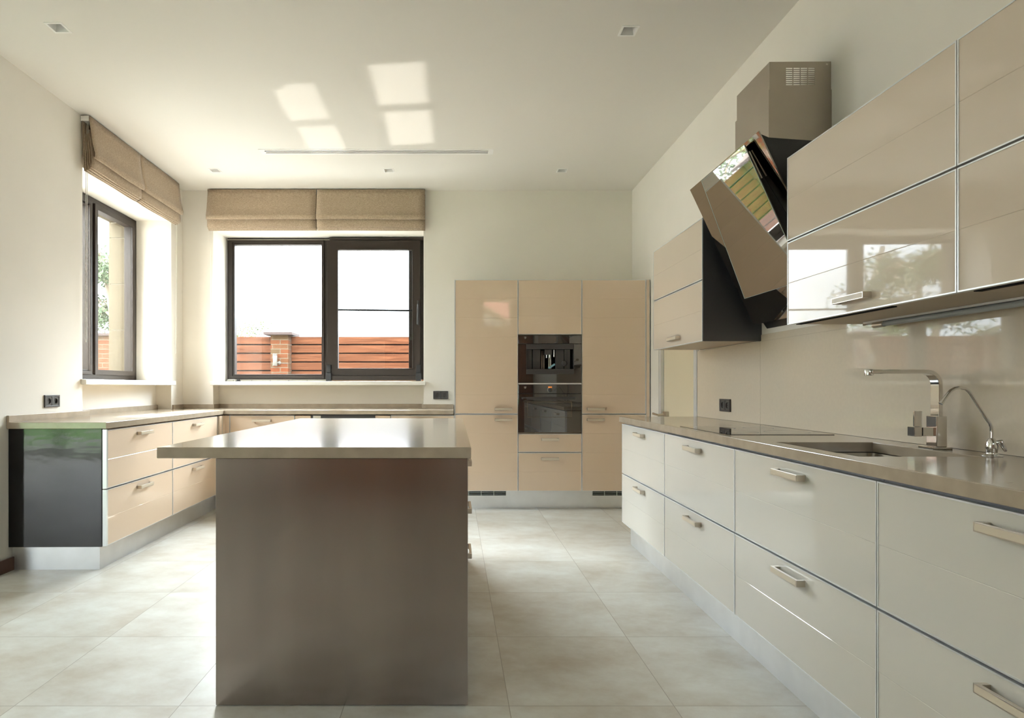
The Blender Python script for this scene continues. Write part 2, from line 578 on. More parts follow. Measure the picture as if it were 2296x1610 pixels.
# back wall with window opening and the shallow recess under the sill
BW = (-2.516, -.318, 1.22, 2.81)
mb = MB()
mb.voxel([-3.6, BW[0], BW[1], 2.4], [YB, YB + .15, YB + .62], [-.1, .9, 1.185, BW[3], ZC + .02],
         lambda x, y, z: not (BW[0] < x < BW[1] and ((1.185 < z < BW[3]) or (.9 < z < 1.185 and y < YB + .15))))
struct(mb.build('wall_back', WALL))

# left wall
LW = (4.544, 6.0, 1.22, 2.825)
mb = MB()
mb.voxel([XL - .60, XL - .15, XL], [3.64, LW[0], LW[1], 6.9], [-.1, .9, 1.185, LW[3], ZC + .02],
         lambda x, y, z: not (LW[0] < y < LW[1] and ((1.185 < z < LW[3]) or (.9 < z < 1.185 and x > XL - .15))))
struct(mb.build('wall_left', WALL, t=TL))
# right wall
mb = MB()
mb.voxel([XR, XR + .1, XR + .4], [YREAR - .3, 4.58, 5.38, 6.9], [-.1, 2.1, ZC + .02],
         lambda x, y, z: not (4.58 < y < 5.38 and z < 2.1 and x < XR + .1))
struct(mb.build('wall_right', WALL, t=TR))
# rear wall behind the camera: solid with a high window, big glazing to the left
RW = (.64, 1.26, 2.50, 3.10)
GZ = (-6.9, -4.84, .05, 2.45)
mb = MB()
mb.voxel([XFAR - .4, GZ[0], GZ[1], RW[0], RW[1], 2.4], [YREAR - .3, YREAR], [-.1, GZ[2], RW[2], GZ[3], RW[3], ZC + .02],
         lambda x, y, z: not ((RW[0] < x < RW[1] and RW[2] < z < RW[3]) or (GZ[0] < x < GZ[1] and GZ[2] < z < GZ[3])))
struct(mb.build('wall_rear', WALL))
mb = MB(); mb.box(XFAR - .4, XFAR, YREAR - .3, 3.9, -.1, ZC + .02)
struct(mb.build('wall_far_left', WALL))
mb = MB(); mb.box(XFAR - .4, XL - .12, 3.645, 4.0, -.1, ZC + .02)
struct(mb.build('wall_living_room', WALL))

# daylight portals (sampling guides for the sky, they add no light of their own)
portal('portal_back', ((BW[0] + BW[1]) / 2, YB + .45, 2.02), (0, -1, 0), BW[1] - BW[0], BW[3] - BW[2])
p = rot((XL - .40, 5.27, 2.02), TL); portal('portal_left', p, (1, 0, 0), LW[1] - LW[0], LW[3] - LW[2])
portal('portal_rear', ((GZ[0] + GZ[1]) / 2, YREAR - .2, (GZ[2] + GZ[3]) / 2), (0, 1, 0), GZ[1] - GZ[0], GZ[3] - GZ[2])
portal('portal_high', ((RW[0] + RW[1]) / 2, YREAR - .2, (RW[2] + RW[3]) / 2), (0, 1, 0), RW[1] - RW[0], RW[3] - RW[2])


# sills
mb = MB(); mb.voxel([BW[0] - .02, BW[0], BW[1], BW[1] + .02], [YB - .04, YB, YB + .42], [1.18, 1.22],
                    lambda x, y, z: y < YB or BW[0] < x < BW[1])
struct(mb.build('trim_1', SILL, bevel=.003))
mb = MB(); mb.voxel([XL - .42, XL, XL + .04], [LW[0] - .02, LW[0], LW[1], LW[1] + .02], [1.18, 1.22],
                    lambda x, y, z: x > XL or LW[0] < y < LW[1])
struct(mb.build('trim_2', SILL, t=TL, bevel=.003))
# stone reveal outside the left window
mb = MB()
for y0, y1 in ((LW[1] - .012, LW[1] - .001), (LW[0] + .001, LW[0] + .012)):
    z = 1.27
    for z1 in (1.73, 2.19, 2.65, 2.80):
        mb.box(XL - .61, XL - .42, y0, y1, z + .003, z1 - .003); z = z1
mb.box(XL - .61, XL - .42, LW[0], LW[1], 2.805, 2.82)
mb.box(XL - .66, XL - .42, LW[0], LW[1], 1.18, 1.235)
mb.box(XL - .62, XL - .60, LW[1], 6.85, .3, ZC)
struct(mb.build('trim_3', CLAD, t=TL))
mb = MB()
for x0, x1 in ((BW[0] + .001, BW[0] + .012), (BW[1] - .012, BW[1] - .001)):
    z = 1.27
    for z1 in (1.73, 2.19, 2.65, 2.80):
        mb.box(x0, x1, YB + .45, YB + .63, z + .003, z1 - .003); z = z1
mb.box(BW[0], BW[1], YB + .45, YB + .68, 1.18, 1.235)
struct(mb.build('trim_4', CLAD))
# baseboard on the left wall near the camera
mb = MB(); mb.box(XL, XL + .014, 3.64, 3.83, 0, .085)
struct(mb.build('baseboard_left', SKIRT, t=TL, bevel=.003))
mb = MB(); mb.box(-4.83, -1.78, YREAR, YREAR + .014, 0, .085); mb.box(-.02, .42, YREAR, YREAR + .014, 0, .085)
struct(mb.build('baseboard_rear', SKIRT))

# ------------------------------------------------------------------ windows
def window_root(name, base, t=0):
    o = bpy.data.objects.new(name, None)
    COL.objects.link(o)
    o.location = rot(base, t); o.rotation_euler = (0, 0, t)
    o['kind'] = 'structure'; o['_b'] = list(base)
    return o
# back window: fixed light at left, sliding sash at right (sash stands proud of the frame)
YF = YB + .36
w1 = window_root('window_1', ((BW[0] + BW[1]) / 2, YF, 1.22))
mb = MB()
fx0, fx1, fz0, fz1 = BW[0] + .012, BW[1] - .005, 1.245, BW[3] - .005
A = [fx0, -2.425, -1.464, -1.36, -.50, fx1]
Z = [fz0, 1.302, 1.36, 2.68, 2.735, fz1]
mb.voxel(A, [YF, YF + .07], Z, lambda x, y, z: not ((A[1] < x < A[2] and Z[1] < z < Z[4]) or (A[3] < x < A[4] and Z[2] < z < Z[3])))
mb.voxel([fx0 + .02, A[1] - .022, A[2] + .02, A[2] + .03], [YF - .012, YF], [Z[0] + .01, Z[1] - .02, Z[4] + .02, Z[5] - .012],
         lambda x, y, z: not (A[1] - .022 < x < A[2] + .02 and Z[1] - .02 < z < Z[4] + .02))
mb.build('window_frame', WIN, w1, bevel=.002)
mb = MB(); mb.box(fx0, -1.39, YF - .02, YF + .05, 1.222, 1.243); mb.box(fx0, -1.36, YF - .014, YF + .0, fz1 - .022, fz1 - .016)
mb.mi = 1
for k in range(5): mb.lathe((-2.43 + .203 * k, YF - .02, 1.2325), [(.0035, 0), (.0035, -.002)], 8, 'y')
mb.build('bottom_rail', [RAIL, DARK], w1)
mb = MB(); mb.box(A[1] - .01, A[2] + .01, YF + .03, YF + .036, Z[1] - .01, Z[4] + .01)
mb.build('glass_pane', GLASS, w1)
ys_ = YF - .05
sx0, sx1, sz0, sz1 = -1.394, -.372, 1.285, 2.772
sash = MB()
S = [sx0, -1.272, -.458, sx1]; SZ = [sz0, 1.366, 2.664, sz1]
sash.voxel(S, [ys_, ys_ + .048], SZ, lambda x, y, z: not (S[1] < x < S[2] and SZ[1] < z < SZ[2]))
sash.box(sx0 + .03, fx1 - .008, ys_ - .012, ys_ + .03, 2.774, 2.80)
sash.box(sx0 + .045, sx1 - .03, ys_ - .015, ys_ + .03, 1.235, 1.284)
sash.ring(S[1] - .012, S[2] + .012, SZ[1] - .012, SZ[2] + .012, .012, ys_ - .006, ys_)
so_ = sash.build('sash', WIN, w1, bevel=.002)
mb = MB(); mb.box(S[1] - .01, S[2] + .01, ys_ + .02, ys_ + .026, SZ[1] - .01, SZ[2] + .01)
mb.build('sash_glass', GLASS, so_)
mb = MB()
mb.tube([(S[1], ys_ + .035, 2.012), (S[2], ys_ + .035, 2.003)], .010, 10)
mb.build('glazing_bar', DARK, so_)
for x0 in (sx0 - .005, sx1 - .045):
    mb = MB(); mb.box(x0, x0 + .056, ys_ - .03, ys_ + .03, 1.226, 1.315); mb.box(x0 + .004, x0 + .052, ys_ - .02, ys_ + .02, 1.318, 1.405)
    mb.build('slider_bracket', BLACK, so_, bevel=.003)
mb = MB()
mb.box(-.404, -.380, ys_ - .01, ys_ - .0, 1.84, 2.11)
mb.tube([(-.392, ys_ - .01, 2.06), (-.392, ys_ - .045, 2.06), (-.394, ys_ - .048, 2.0), (-.396, ys_ - .045, 1.845)], .009, 10)
mb.build('window_handle', BLACK, so_, bevel=.002)
mb = MB(); mb.box(-2.40, -2.345, YF - .045, YF - .02, 1.221, 1.232); mb.box(-2.385, -2.36, YF - .05, YF - .02, 1.232, 1.243)
mb.build('track_stop', BLACK, w1, bevel=.002)

# left window: two casements
XF = XL - .345
w2 = window_root('window_2', (XF, (LW[0] + LW[1]) / 2, 1.22), TL)
def Mleft(a, b, c): return (b, a, c)      # a along y, b = x
mb = MB(Mleft)
U = [LW[0] + .005, 4.65, 5.20, 5.318, 5.90, LW[1] - .003]
ZZ = [1.222, 1.31, 2.735, LW[3] - .004]
mb.voxel(U, [XF - .07, XF], ZZ, lambda u, n, z: not (ZZ[1] < z < ZZ[2] and (U[1] < u < U[2] or U[3] < u < U[4])))
mb.build('window_frame', WINL, w2, bevel=.003)
for u0, u1 in ((U[1], U[2]), (U[3], U[4])):
    mb = MB(Mleft); mb.ring(u0 - .045, u1 + .045 if u1 > 5.5 else u1 + .03, ZZ[1] - .04, ZZ[2] + .04, .045 if u1 > 5.5 else .03, XF, XF + .016)
    s_ = mb.build('sash', WINL, w2, bevel=.003)
    mb = MB(Mleft); mb.box(u0 - .01, u1 + .01, XF - .045, XF - .039, ZZ[1] - .01, ZZ[2] + .01)
    mb.build('sash_glass', GLASS, s_)
# rear glazing and high window
w3 = window_root('window_3', ((GZ[0] + GZ[1]) / 2, YREAR - .12, 0))
mb = MB()
px = [GZ[0], GZ[0] + .07, -6.20, -6.12, -5.24, -5.16, GZ[1] - .07, GZ[1]]
mb.voxel(px, [YREAR - .16, YREAR - .09], [GZ[2], GZ[2] + .09, GZ[3] - .07, GZ[3]],
         lambda x, y, z: not (GZ[2] + .09 < z < GZ[3] - .07 and any(px[i] < x < px[i + 1] for i in (1, 3, 5))))
mb.build('window_frame', WIN, w3)
mb = MB(); mb.box(GZ[0] + .05, GZ[1] - .05, YREAR - .13, YREAR - .125, GZ[2] + .07, GZ[3] - .05)
mb.build('glass_pane', GLASS, w3)
w4 = window_root('window_4', ((RW[0] + RW[1]) / 2, YREAR - .12, RW[2]))
mb = MB(); mb.ring(RW[0], RW[1], RW[2], RW[3], .03, YREAR - .16, YREAR - .09)
mb.build('window_frame', WHITE, w4)
mb = MB(); mb.box(RW[0] + .02, RW[1] - .02, YREAR - .13, YREAR - .125, RW[2] + .02, RW[3] - .02)
mb.build('glass_pane', GLASS, w4)

# doors
d1 = window_root('door_1', (XR, 4.98, 0), TR)
mb = MB(); mb.box(XR + .022, XR + .062, 4.60, 5.33, .005, 2.08)
mb.build('door_leaf', DOORM, d1)
mb = MB()
mb.box(XR - .004, XR + .075, 5.335, 5.40, 0, 2.11); mb.box(XR - .004, XR + .075, 4.555, 4.595, 0, 2.11); mb.box(XR - .004, XR + .075, 4.595, 5.335, 2.085, 2.11)
mb.build('door_frame', ALU, d1)
mb = MB()
mb.box(XR - .004, XR + .022, 5.205, 5.29, .84, .945)
mb.tube([(XR - .004, 5.27, .915), (XR - .052, 5.27, .912)], .012, 12)
mb.tube([(XR - .05, 5.262, .912), (XR - .055, 5.30, .914), (XR - .058, 5.385, .922)], .010, 12)
mb.build('door_handle', NICKEL, d1, bevel=.003)
mb = MB(); mb.box(XR - .004, XR, 5.405, 5.60, 0, 2.2)
struct(mb.build('trim_5', JAMB, t=TR))
for nme, x0, x1 in (('door_2', -1.75, -.05), ('door_3', .45, 1.75)):
    d = window_root(nme, ((x0 + x1) / 2, YREAR, 0))
    xm = (x0 + x1) / 2
    for a, b in ((x0 + .04, xm - .002), (xm + .002, x1 - .04)):
        mb = MB(); mb.box(a, b, YREAR + .002, YREAR + .045, .005, 2.30)
        mb.build('door_leaf', WOODD, d, bevel=.003)
    mb = MB(); mb.voxel([x0, x0 + .04, x1 - .04, x1], [YREAR, YREAR + .05], [0, 2.304, 2.344], lambda x, y, z: z > 2.304 or x < x0 + .04 or x > x1 - .04)
    mb.build('door_frame', WOODD, d)

# ------------------------------------------------------------------ ceiling fittings
DLAB = ['square recessed downlight at the right, above the passage beside the island',
        'square recessed downlight at the near left, above the left cabinets',
        'square recessed downlight in the bright ceiling corner between the two windows',
        'square recessed downlight above the right half of the back window',
        'square recessed downlight above the tall cupboards']
for (x, y), lab in zip(DL, DLAB):
    d = thing('recessed_downlight', lab, 'ceiling light', (x, y, ZC), 0, 'square ceiling downlights')
    mb = MB()
    o_, i_ = .050, .038
    vs = []
    for r, z in ((o_, ZC), (o_, ZC - .003), (i_, ZC - .003), (i_, ZC + .002)):
        vs += [(x - r, y - r, z), (x + r, y - r, z), (x + r, y + r, z), (x - r, y + r, z)]
    fs = [(4 * k + j, 4 * k + (j + 1) % 4, 4 * k + 4 + (j + 1) % 4, 4 * k + 4 + j) for k in range(3) for j in range(4)]
    mb.add(vs, fs)
    mb.build('trim_ring', WHITE, d)
    mb = MB()
    vs = []
    for r, z in ((i_, ZC + .002), (.029, ZC + .055)):
        vs += [(x - r, y - r, z), (x + r, y - r, z), (x + r, y + r, z), (x - r, y + r, z)]
    mb.add(vs, [(j, (j + 1) % 4, 4 + (j + 1) % 4, 4 + j) for j in range(4)] + [(4, 5, 6, 7)])
    mb.build('reflector', WHITE, d, recalc=False)
    mb = MB(); mb.lathe((x, y, ZC + .036), [(.022, .018), (.024, .0), (.020, .0), (.016, .012), (.004, .012)], 20)
    mb.build('bulb', PLASTICL, d)
dfz = thing('slot_diffuser', 'long white two-slot air diffuser recessed in the ceiling', 'air vent', ((SD[0] + SD[1]) / 2, SD[2], ZC))
mb = MB()
yy = [SD[2], SD[2] + .027, SD[2] + .045, SD[2] + .063, SD[2] + .081, SD[3]]
mb.voxel([SD[0], SD[0] + .045, SD[1] - .045, SD[1]], yy, [ZC - .004, ZC + .002],
         lambda x, y, z: not (SD[0] + .045 < x < SD[1] - .045 and (yy[1] < y < yy[2] or yy[3] < y < yy[4])))
mb.build('diffuser_frame', WHITE, dfz)
mb = MB(); mb.box(SD[0] + .035, SD[1] - .035, SD[2] + .02, SD[3] - .02, ZC + .0125, ZC + .03)
mb.build('plenum', DARK, dfz)

# ------------------------------------------------------------------ fronts and handles
def handle(M, uc, zc, parent, L=.178, name='handle', vertical=False):
    mb = MB(M)
    h = .0115
    mb.voxel([uc - L / 2, uc - L / 2 + .012, uc + L / 2 - .012, uc + L / 2], [0.0, .021, .031], [zc - h, zc + h],
             lambda u, n, z: n > .021 or abs(u - uc) > L / 2 - .012)
    mb.mi = 1
    mb.box(uc - L / 2 + .004, uc + L / 2 - .004, .0308, .0316, zc - h + .003, zc + h - .003)
    return mb.build(name, [NICKEL, CREAM], parent, bevel=.0008)

def front(M, name, u0, u1, z0, z1, parent, grooves=(), hz=None, hu=None, hl=.178, g=.0016, fm=None):
    u0 += g; u1 -= g; z0 += g; z1 -= g
    w = .0045
    a0, a1, c0, c1 = u0 + w, u1 - w, z0 + w, z1 - w
    prof = [(-.018, c0), (-.0005, c0)]
    for gz in grooves:
        prof += [(-.0005, gz - .0014), (-.0016, gz), (-.0005, gz + .0014)]
    prof += [(-.0005, c1), (-.018, c1)]
    mb = MB(M)
    mb.prism(prof, a0, a1)
    o = mb.build(name, fm or FRONT, parent)
    mb = MB(M)
    mb.ring(u0, u1, z0, z1, w, -.020, .0012)
    mb.build('edge_frame', ALU, o)
    if hz is not None:
        handle(M, (u0 + u1) / 2 if hu is None else hu, hz, o, hl)
    return o

XRF = 1.217           # right fronts
XUF = 1.449           # wall unit fronts
def MR(u, n, z): return (XRF - n, u, z)
def MU(u, n, z): return (XUF - n, u, z)
Z0, ZM, Z1 = .150, .515, .887

# right base cabinets
RB = [(4.48, 3.555), (3.555, 2.649), (2.649, 1.749), (1.749, .849)]
RBL = ['grey cream glass base cabinet with two drawers, farthest of the right-hand row beside the door',
       'grey cream glass base cabinet with two drawers under the hob, second from the far end',
       'wide grey cream glass base cabinet with two drawers below the left part of the sink',
       'nearest cream glass base cabinet of the right-hand row, cut off by the picture edge']
for (ya, yb), lab in zip(RB, RBL):
    t_ = thing('base_cabinet', lab, 'cabinet', (XRF + .3, (ya + yb) / 2, Z0), TR, 'right-hand base cabinets')
    mb = MB(MR)
    if ya < 2.7 and ya > 2:
        mb.box(yb + .001, ya - .001, -.56, -.0205, Z0, .70)
        mb.box(yb + .001, yb + .02, -.56, -.0205, .70, ZT - .045)
        mb.box(yb + .02, ya - .001, -.044, -.0205, .70, ZT - .045)
    else:
        mb.box(yb + .001, ya - .001, -.56, -.0205, Z0, ZT - .045)
    mb.build('carcass', CARC if ya > 4 else DMETAL, t_)
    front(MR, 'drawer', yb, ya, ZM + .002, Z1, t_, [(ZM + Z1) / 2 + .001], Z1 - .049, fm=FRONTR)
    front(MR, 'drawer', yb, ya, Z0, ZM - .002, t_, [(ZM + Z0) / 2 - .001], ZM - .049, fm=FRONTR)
o = MB(); o.box(XRF + .045, XRF + .062, .849, 4.41, 0, Z0); o.box(XRF + .062, XRF + .55, 4.39, 4.41, 0, Z0)
tag(o.build('toe_kick', STEELP, t=TR), 'brushed steel toe kick under the right-hand base cabinets', 'toe kick')

# right worktop with sink cut-out
SK = (1.277, 1.662, 1.917, 2.413)
mb = MB()
mb.voxel([XRF - .016, SK[0], SK[1], XR - .002], [.80, SK[2], SK[3], 4.50], [ZT - .040, ZT],
         lambda x, y, z: not (SK[0] < x < SK[1] and SK[2] < y < SK[3]))
rw = tag(mb.build('worktop', STONE, t=TR, bevel=.0025), 'polished taupe stone worktop on the right with hob and sink cut-out', 'worktop')
# splashback
mb = MB(); mb.box(XR - .012, XR - .001, .80, 3.56, ZT + .001, 1.432)
mb.box(XR - .012, XR - .001, 3.562, 4.50, ZT + .001, 1.432)
mb.box(XR - .012, XR - .001, 2.66, 3.55, 1.4325, 1.47)
tag(mb.build('splashback', SPLASH, t=TR), 'glossy cream stone splashback behind the right worktop', 'splashback')
mb = MB(); mb.box(XR - .016, XR - .001, 4.502, 4.522, 0, 2.1)
tag(mb.build('edge_strip', ALU, t=TR), 'slim aluminium edge strip closing the far end of the splashback', 'edge strip')
# hob
mb = MB(); mb.box(1.24, 1.735, 2.775, 3.363, ZT, ZT + .0022)
mb.mi = 1
for cx_, cy_, r_ in ((1.37, 2.93, .085), (1.37, 3.21, .10), (1.60, 2.93, .10), (1.60, 3.21, .075)):
    for rr in (r_,):
        n = 40
        vs = []
        for k in range(n):
            a = 2 * math.pi * k / n
            vs += [(cx_ + rr * math.cos(a), cy_ + rr * math.sin(a), ZT + .0024), (cx_ + (rr - .003) * math.cos(a), cy_ + (rr - .003) * math.sin(a), ZT + .0024)]
        mb.add(vs, [(2 * k, 2 * ((k + 1) % n), 2 * ((k + 1) % n) + 1, 2 * k + 1) for k in range(n)])
HOB = mat('hob_glass', (0.05, 0.045, 0.038), 0.03, spec=0.8)
tag(mb.build('hob', [HOB, PLASTICL], t=TR), 'flush dark glass cooking hob set in the right worktop under the angled hood', 'hob')

# sink
t_ = thing('sink', 'rectangular undermounted steel sink in the right worktop', 'sink', ((SK[0] + SK[1]) / 2, (SK[2] + SK[3]) / 2, ZT - .24), TR)
def rrect(x0, x1, y0, y1, r, n=5):
    out = []
    for cx_, cy_, a0 in ((x1 - r, y1 - r, 0), (x0 + r, y1 - r, 90), (x0 + r, y0 + r, 180), (x1 - r, y0 + r, 270)):
        for k in range(n + 1):
            a = math.radians(a0 + 90 * k / n)
            out.append((cx_ + r * math.cos(a), cy_ + r * math.sin(a)))
    return out
mb = MB(); mb.smooth = True
rings = [(.004, ZT - .041, .03), (-.002, ZT - .043, .03), (-.002, ZT - .19, .03), (-.03, ZT - .215, .03), (-.12, ZT - .218, .02)]
vs = []
for e, z, r in [(.012, ZT - .041, .03)] + rings:
    vs += [(x, y, z) for x, y in rrect(SK[0] - e, SK[1] + e, SK[2] - e, SK[3] + e, r)]
n = 24
fs = [(i * n + k, i * n + (k + 1) % n, (i + 1) * n + (k + 1) % n, (i + 1) * n + k) for i in range(5) for k in range(n)]
fs.append(tuple(range(5 * n, 6 * n)))
mb.add(vs, fs)
mb.build('basin', SINKM, t_, recalc=True)
mb = MB(); mb.lathe(((SK[0] + SK[1]) / 2, (SK[2] + SK[3]) / 2, ZT - .217), [(.042, 0), (.042, .003), (.03, .001), (.005, .001)], 20)
mb.build('drain', CHROME, t_)

# main faucet
fx, fy = 1.714, 2.165
t_ = thing('kitchen_faucet', 'square chrome kitchen faucet with a long flat spout over the sink', 'faucet', (fx, fy, ZT), TR)
mb = MB(); mb.box(fx - .034, fx + .036, fy - .035, fy + .035, ZT, ZT + .008)
mb.build('base_plate', CHROME, t_, bevel=.002)
mb = MB(); mb.box(fx - .013, fx + .025, fy - .024, fy + .024, ZT + .008, ZT + .118)
mb.build('body', CHROME, t_, bevel=.002)
mb = MB()
path = [(fx + .006, ZT + .115)]
zt = ZT + .277
R_ = .045
path += [(fx + .006, zt - R_)]
for k in range(1, 9):
    a = math.radians(90 * k / 8)
    path.append((fx + .006 - R_ + R_ * math.cos(a), zt - R_ + R_ * math.sin(a)))
path.append((fx - .235, zt))
th = .007
outer, inner = [], []
for i, pp in enumerate(path):
    a = path[max(i - 1, 0)]; b = path[min(i + 1, len(path) - 1)]
    d = Vector((b[0] - a[0], b[1] - a[1])).normalized()
    nn = Vector((d.y, -d.x))
    outer.append((pp[0] + nn.x * th, pp[1] + nn.y * th)); inner.append((pp[0] - nn.x * th, pp[1] - nn.y * th))
n = len(path)
vs = []
for i in range(n):
    for q in (outer[i], inner[i]):
        for yy_ in (fy - .020, fy + .020):
            vs.append((q[0], yy_, q[1]))
fs = []
for i in range(n - 1):
    a = 4 * i; b = 4 * (i + 1)
    fs += [(a, a + 1, b + 1, b), (a + 1, a + 3, b + 3, b + 1), (a + 3, a + 2, b + 2, b + 3), (a + 2, a, b, b + 2)]
fs += [(0, 2, 3, 1), (4 * n - 4, 4 * n - 3, 4 * n - 1, 4 * n - 2)]
mb.add(vs, fs)
mb.build('spout', CHROME, t_, bevel=.0015)
mb = MB(); mb.lathe((fx - .236, fy, zt - .013), [(.014, 0), (.0145, .002), (.0145, .02), (.013, .022)], 20)
mb.build('aerator', CHROME, t_)
mb = MB(); mb.box(fx - .055, fx - .012, fy - .016, fy + .016, ZT + .046, ZT + .078)
mb.mi = 1; mb.box(fx - .058, fx - .055, fy - .014, fy + .014, ZT + .048, ZT + .076)
mb.mi = 0; mb.box(fx - .086, fx - .058, fy - .017, fy + .017, ZT + .045, ZT + .079)
mb.box(fx - .076, fx - .048, fy - .004, fy + .004, ZT + .079, ZT + .136)
mb.build('lever', [CHROME, DARK], t_, bevel=.0025)
# filter tap
fx, fy = 1.713, 1.934
t_ = thing('filter_tap', 'small round chrome drinking-water tap with a thin curved spout', 'faucet', (fx, fy, ZT), TR)
mb = MB(); mb.lathe((fx, fy, ZT), [(.028, 0), (.028, .002), (.02, .004), (.015, .008), (.016, .012), (.0155, .018), (.0165, .02), (.0165, .034), (.013, .047), (.009, .056), (.007, .058)], 24)
mb.build('body', CHROME, t_)
mb = MB()
pts = [(0, .055), (0, .075), (-.001, .092), (-.006, .104), (-.014, .115), (-.066, .198), (-.074, .208), (-.085, .216), (-.102, .219), (-.118, .217), (-.130, .210), (-.140, .199), (-.160, .172)]
mb.tube([(fx + a, fy, ZT + .001 + b) for a, b in pts], .0052, 12)
mb.tube([(fx - .157, fy, ZT + .177), (fx - .163, fy, ZT + .168)], .0065, 12)
mb.build('spout', CHROME, t_)
mb = MB(); mb.tube([(fx + .006, fy - .010, ZT + .045), (fx + .014, fy - .016, ZT + .048), (fx + .018, fy - .018, ZT + .038), (fx + .027, fy - .020, ZT + .018)], .006, 10, rs=[.006, .009, .0075, .005])
mb.build('lever', CHROME, t_)

# sockets
def socket(name, label, c, M, t):
    t_ = thing('power_socket', label, 'power socket', c, t, 'double power sockets')
    mb = MB(M); mb.ring(-.078, .078, -.042, .042, .012, .0, .010); mb.box(-.006, .006, 0, .010, -.03, .03)
    mb.build('cover_frame', PLASTIC, t_, bevel=.001)
    for uc in (-.036, .036):
        mb = MB(M)
        n = 20
        vs = []
        sq = []
        for k in range(n):
            a = 2 * math.pi * (k + .5) / n
            c_, s_ = math.cos(a), math.sin(a)
            q = .0285 / max(abs(c_), abs(s_))
            sq.append((uc + q * c_, .0085, q * s_))
            vs.append((uc + .0195 * c_, .0085, .0195 * s_))
        ins = [(v[0], .0005, v[2]) for v in vs]
        mb.add(sq + vs + ins, [(k, (k + 1) % n, n + (k + 1) % n, n + k) for k in range(n)] + [(n + k, n + (k + 1) % n, 2 * n + (k + 1) % n, 2 * n + k) for k in range(n)] + [tuple(range(2 * n, 3 * n))])
        mb.mi = 1
        for s_ in (-1, 1):
            mb.box(uc - .003, uc + .003, .0005, .006, s_ * .0185 - .002, s_ * .0185 + .002)
        mb.mi = 2
        for s_ in (-1, 1): mb.lathe((uc + s_ * .0085, .0006, 0), [(.0028, 0), (.0028, .0008)], 8, 'y')
        mb.build('socket_insert', [PLASTICL, CHROME, DARK], t_)
    return t_
def SM(c, ax):
    # u, n, z mapper around the centre
    if ax == 'R': return lambda u, n, z: (c[0] - n, c[1] + u, c[2] + z)
    if ax == 'L': return lambda u, n, z: (c[0] + n, c[1] + u, c[2] + z)
    return lambda u, n, z: (c[0] + u, c[1] - n, c[2] + z)
c = (XR - .012, 4.02, 1.038); socket('s', 'black double power socket on the splashback above the far end of the right worktop', c, SM(c, 'R'), TR)
c = (XL, 4.19, 1.0625); socket('s', 'black double power socket on the left wall near the window', c, SM(c, 'L'), TL)
c = (-.139, YB, 1.076); socket('s', 'black double power socket on the back wall between window and tall cupboards', c, SM(c, 'B'), 0)

# wall units on the right
ZU0, ZUM, ZU1 = 1.434, 1.801, 2.174
WU = [((4.47, 3.569), 'short glass wall cabinet at the far end beyond the hood with dark side panel'),
      ((2.649, 1.749), 'glossy glass wall cabinet right of the hood reflecting the window and trees'),
      ((1.749, .849), 'nearest glossy glass wall cabinet at the upper right frame edge')]
for (ya, yb), lab in WU:
    t_ = thing('wall_cabinet', lab, 'cabinet', (XR - .17, (ya + yb) / 2, ZU0), TR, 'right-hand wall cabinets')
    mb = MB(MU); mb.box(yb + .001, ya - .001, -(XR - XUF) + .002, -.0205, ZU0 + .004, ZU1)
    mb.build('carcass', CARC, t_)
    if ya > 4:
        mb = MB(MU); mb.box(yb - .004, yb, -(XR - XUF) + .001, -.002, ZU0, ZU1)
        mb.build('side_panel', DMETAL, t_)
    front(MU, 'flap_door', yb, ya, ZUM + .002, ZU1, t_, [(ZUM + ZU1) / 2], fm=FRONTU)
    front(MU, 'flap_door', yb, ya, ZU0, ZUM - .002, t_, [(ZUM + ZU0) / 2], ZU0 + .052, fm=FRONTU)
    if ya < 3:
        mb = MB(MU); mb.box(yb + .3, ya - .03, -.045, -.022, ZU0 - .001, ZU0 + .003)
        mb.build('gasket_strip', DARK, t_)  # black strip painted in for the dark finger gap under the door
# lamp under the wall cabinets
t_ = thing('under_cabinet_lamp', 'thin grey tube lamp fixed under the right wall cabinets', 'lamp', (1.735, 1.7, 1.41), TR)
LT = mat('lamp_tube', (0.36, 0.39, 0.40), 0.3)
mb = MB(); mb.tube([(1.735, 2.46, 1.419), (1.735, .95, 1.419)], .0105, 14)
mb.build('tube', LT, t_)
mb = MB(); mb.box(1.722, 1.755, .9, 2.56, 1.430, 1.4375)
mb.build('mount_rail', ALU, t_)
for y in (2.48, 1.75, .96):
    mb = MB(); mb.tube([(1.735, y - .03, 1.419), (1.735, y + .03, 1.419)], .0125, 14); mb.box(1.727, 1.743, y - .01, y + .01, 1.418, 1.431)
    mb.build('clip', NICKEL, t_)

# ------------------------------------------------------------------ hood
HY0, HY1 = 2.706, 3.506
t_ = thing('range_hood', 'angled black glass cooker hood with steel chimney between the wall cabinets', 'range hood', (1.6, 3.1, 1.5), TR)
tv = Vector((.3727, -.793)).normalized()            # down the slope, (x, z)
nv = Vector((-tv.y * -1, 0)) if False else Vector((-.905, -.425))
T0_ = Vector((1.350, 2.317))
def P(u, d):
    q = T0_ + tv * u + nv * d
    return (q.x, q.y)
mb = MB(lambda a, b, c: (b, a, c))    # prism along y
LS = .876
b0 = P(.012, -.022); b1 = P(LS - .01, -.022)
poly = [P(.012, -.006), P(LS - .004, -.006), P(LS + .004, -.05), (XR - .003, 1.50), (XR - .003, 2.262), (1.40, 2.292)]
mb.prism(poly, HY0 + .004, HY1 - .004)
mb.build('hood_body', BLACK, t_, bevel=.003)
mb = MB(lambda a, b, c: (b, a, c))
mb.prism([P(0, -.006), P(0, 0), P(LS, 0), P(LS, -.006)], HY0, HY1)
mb.build('back_glass', MGLASS, t_)
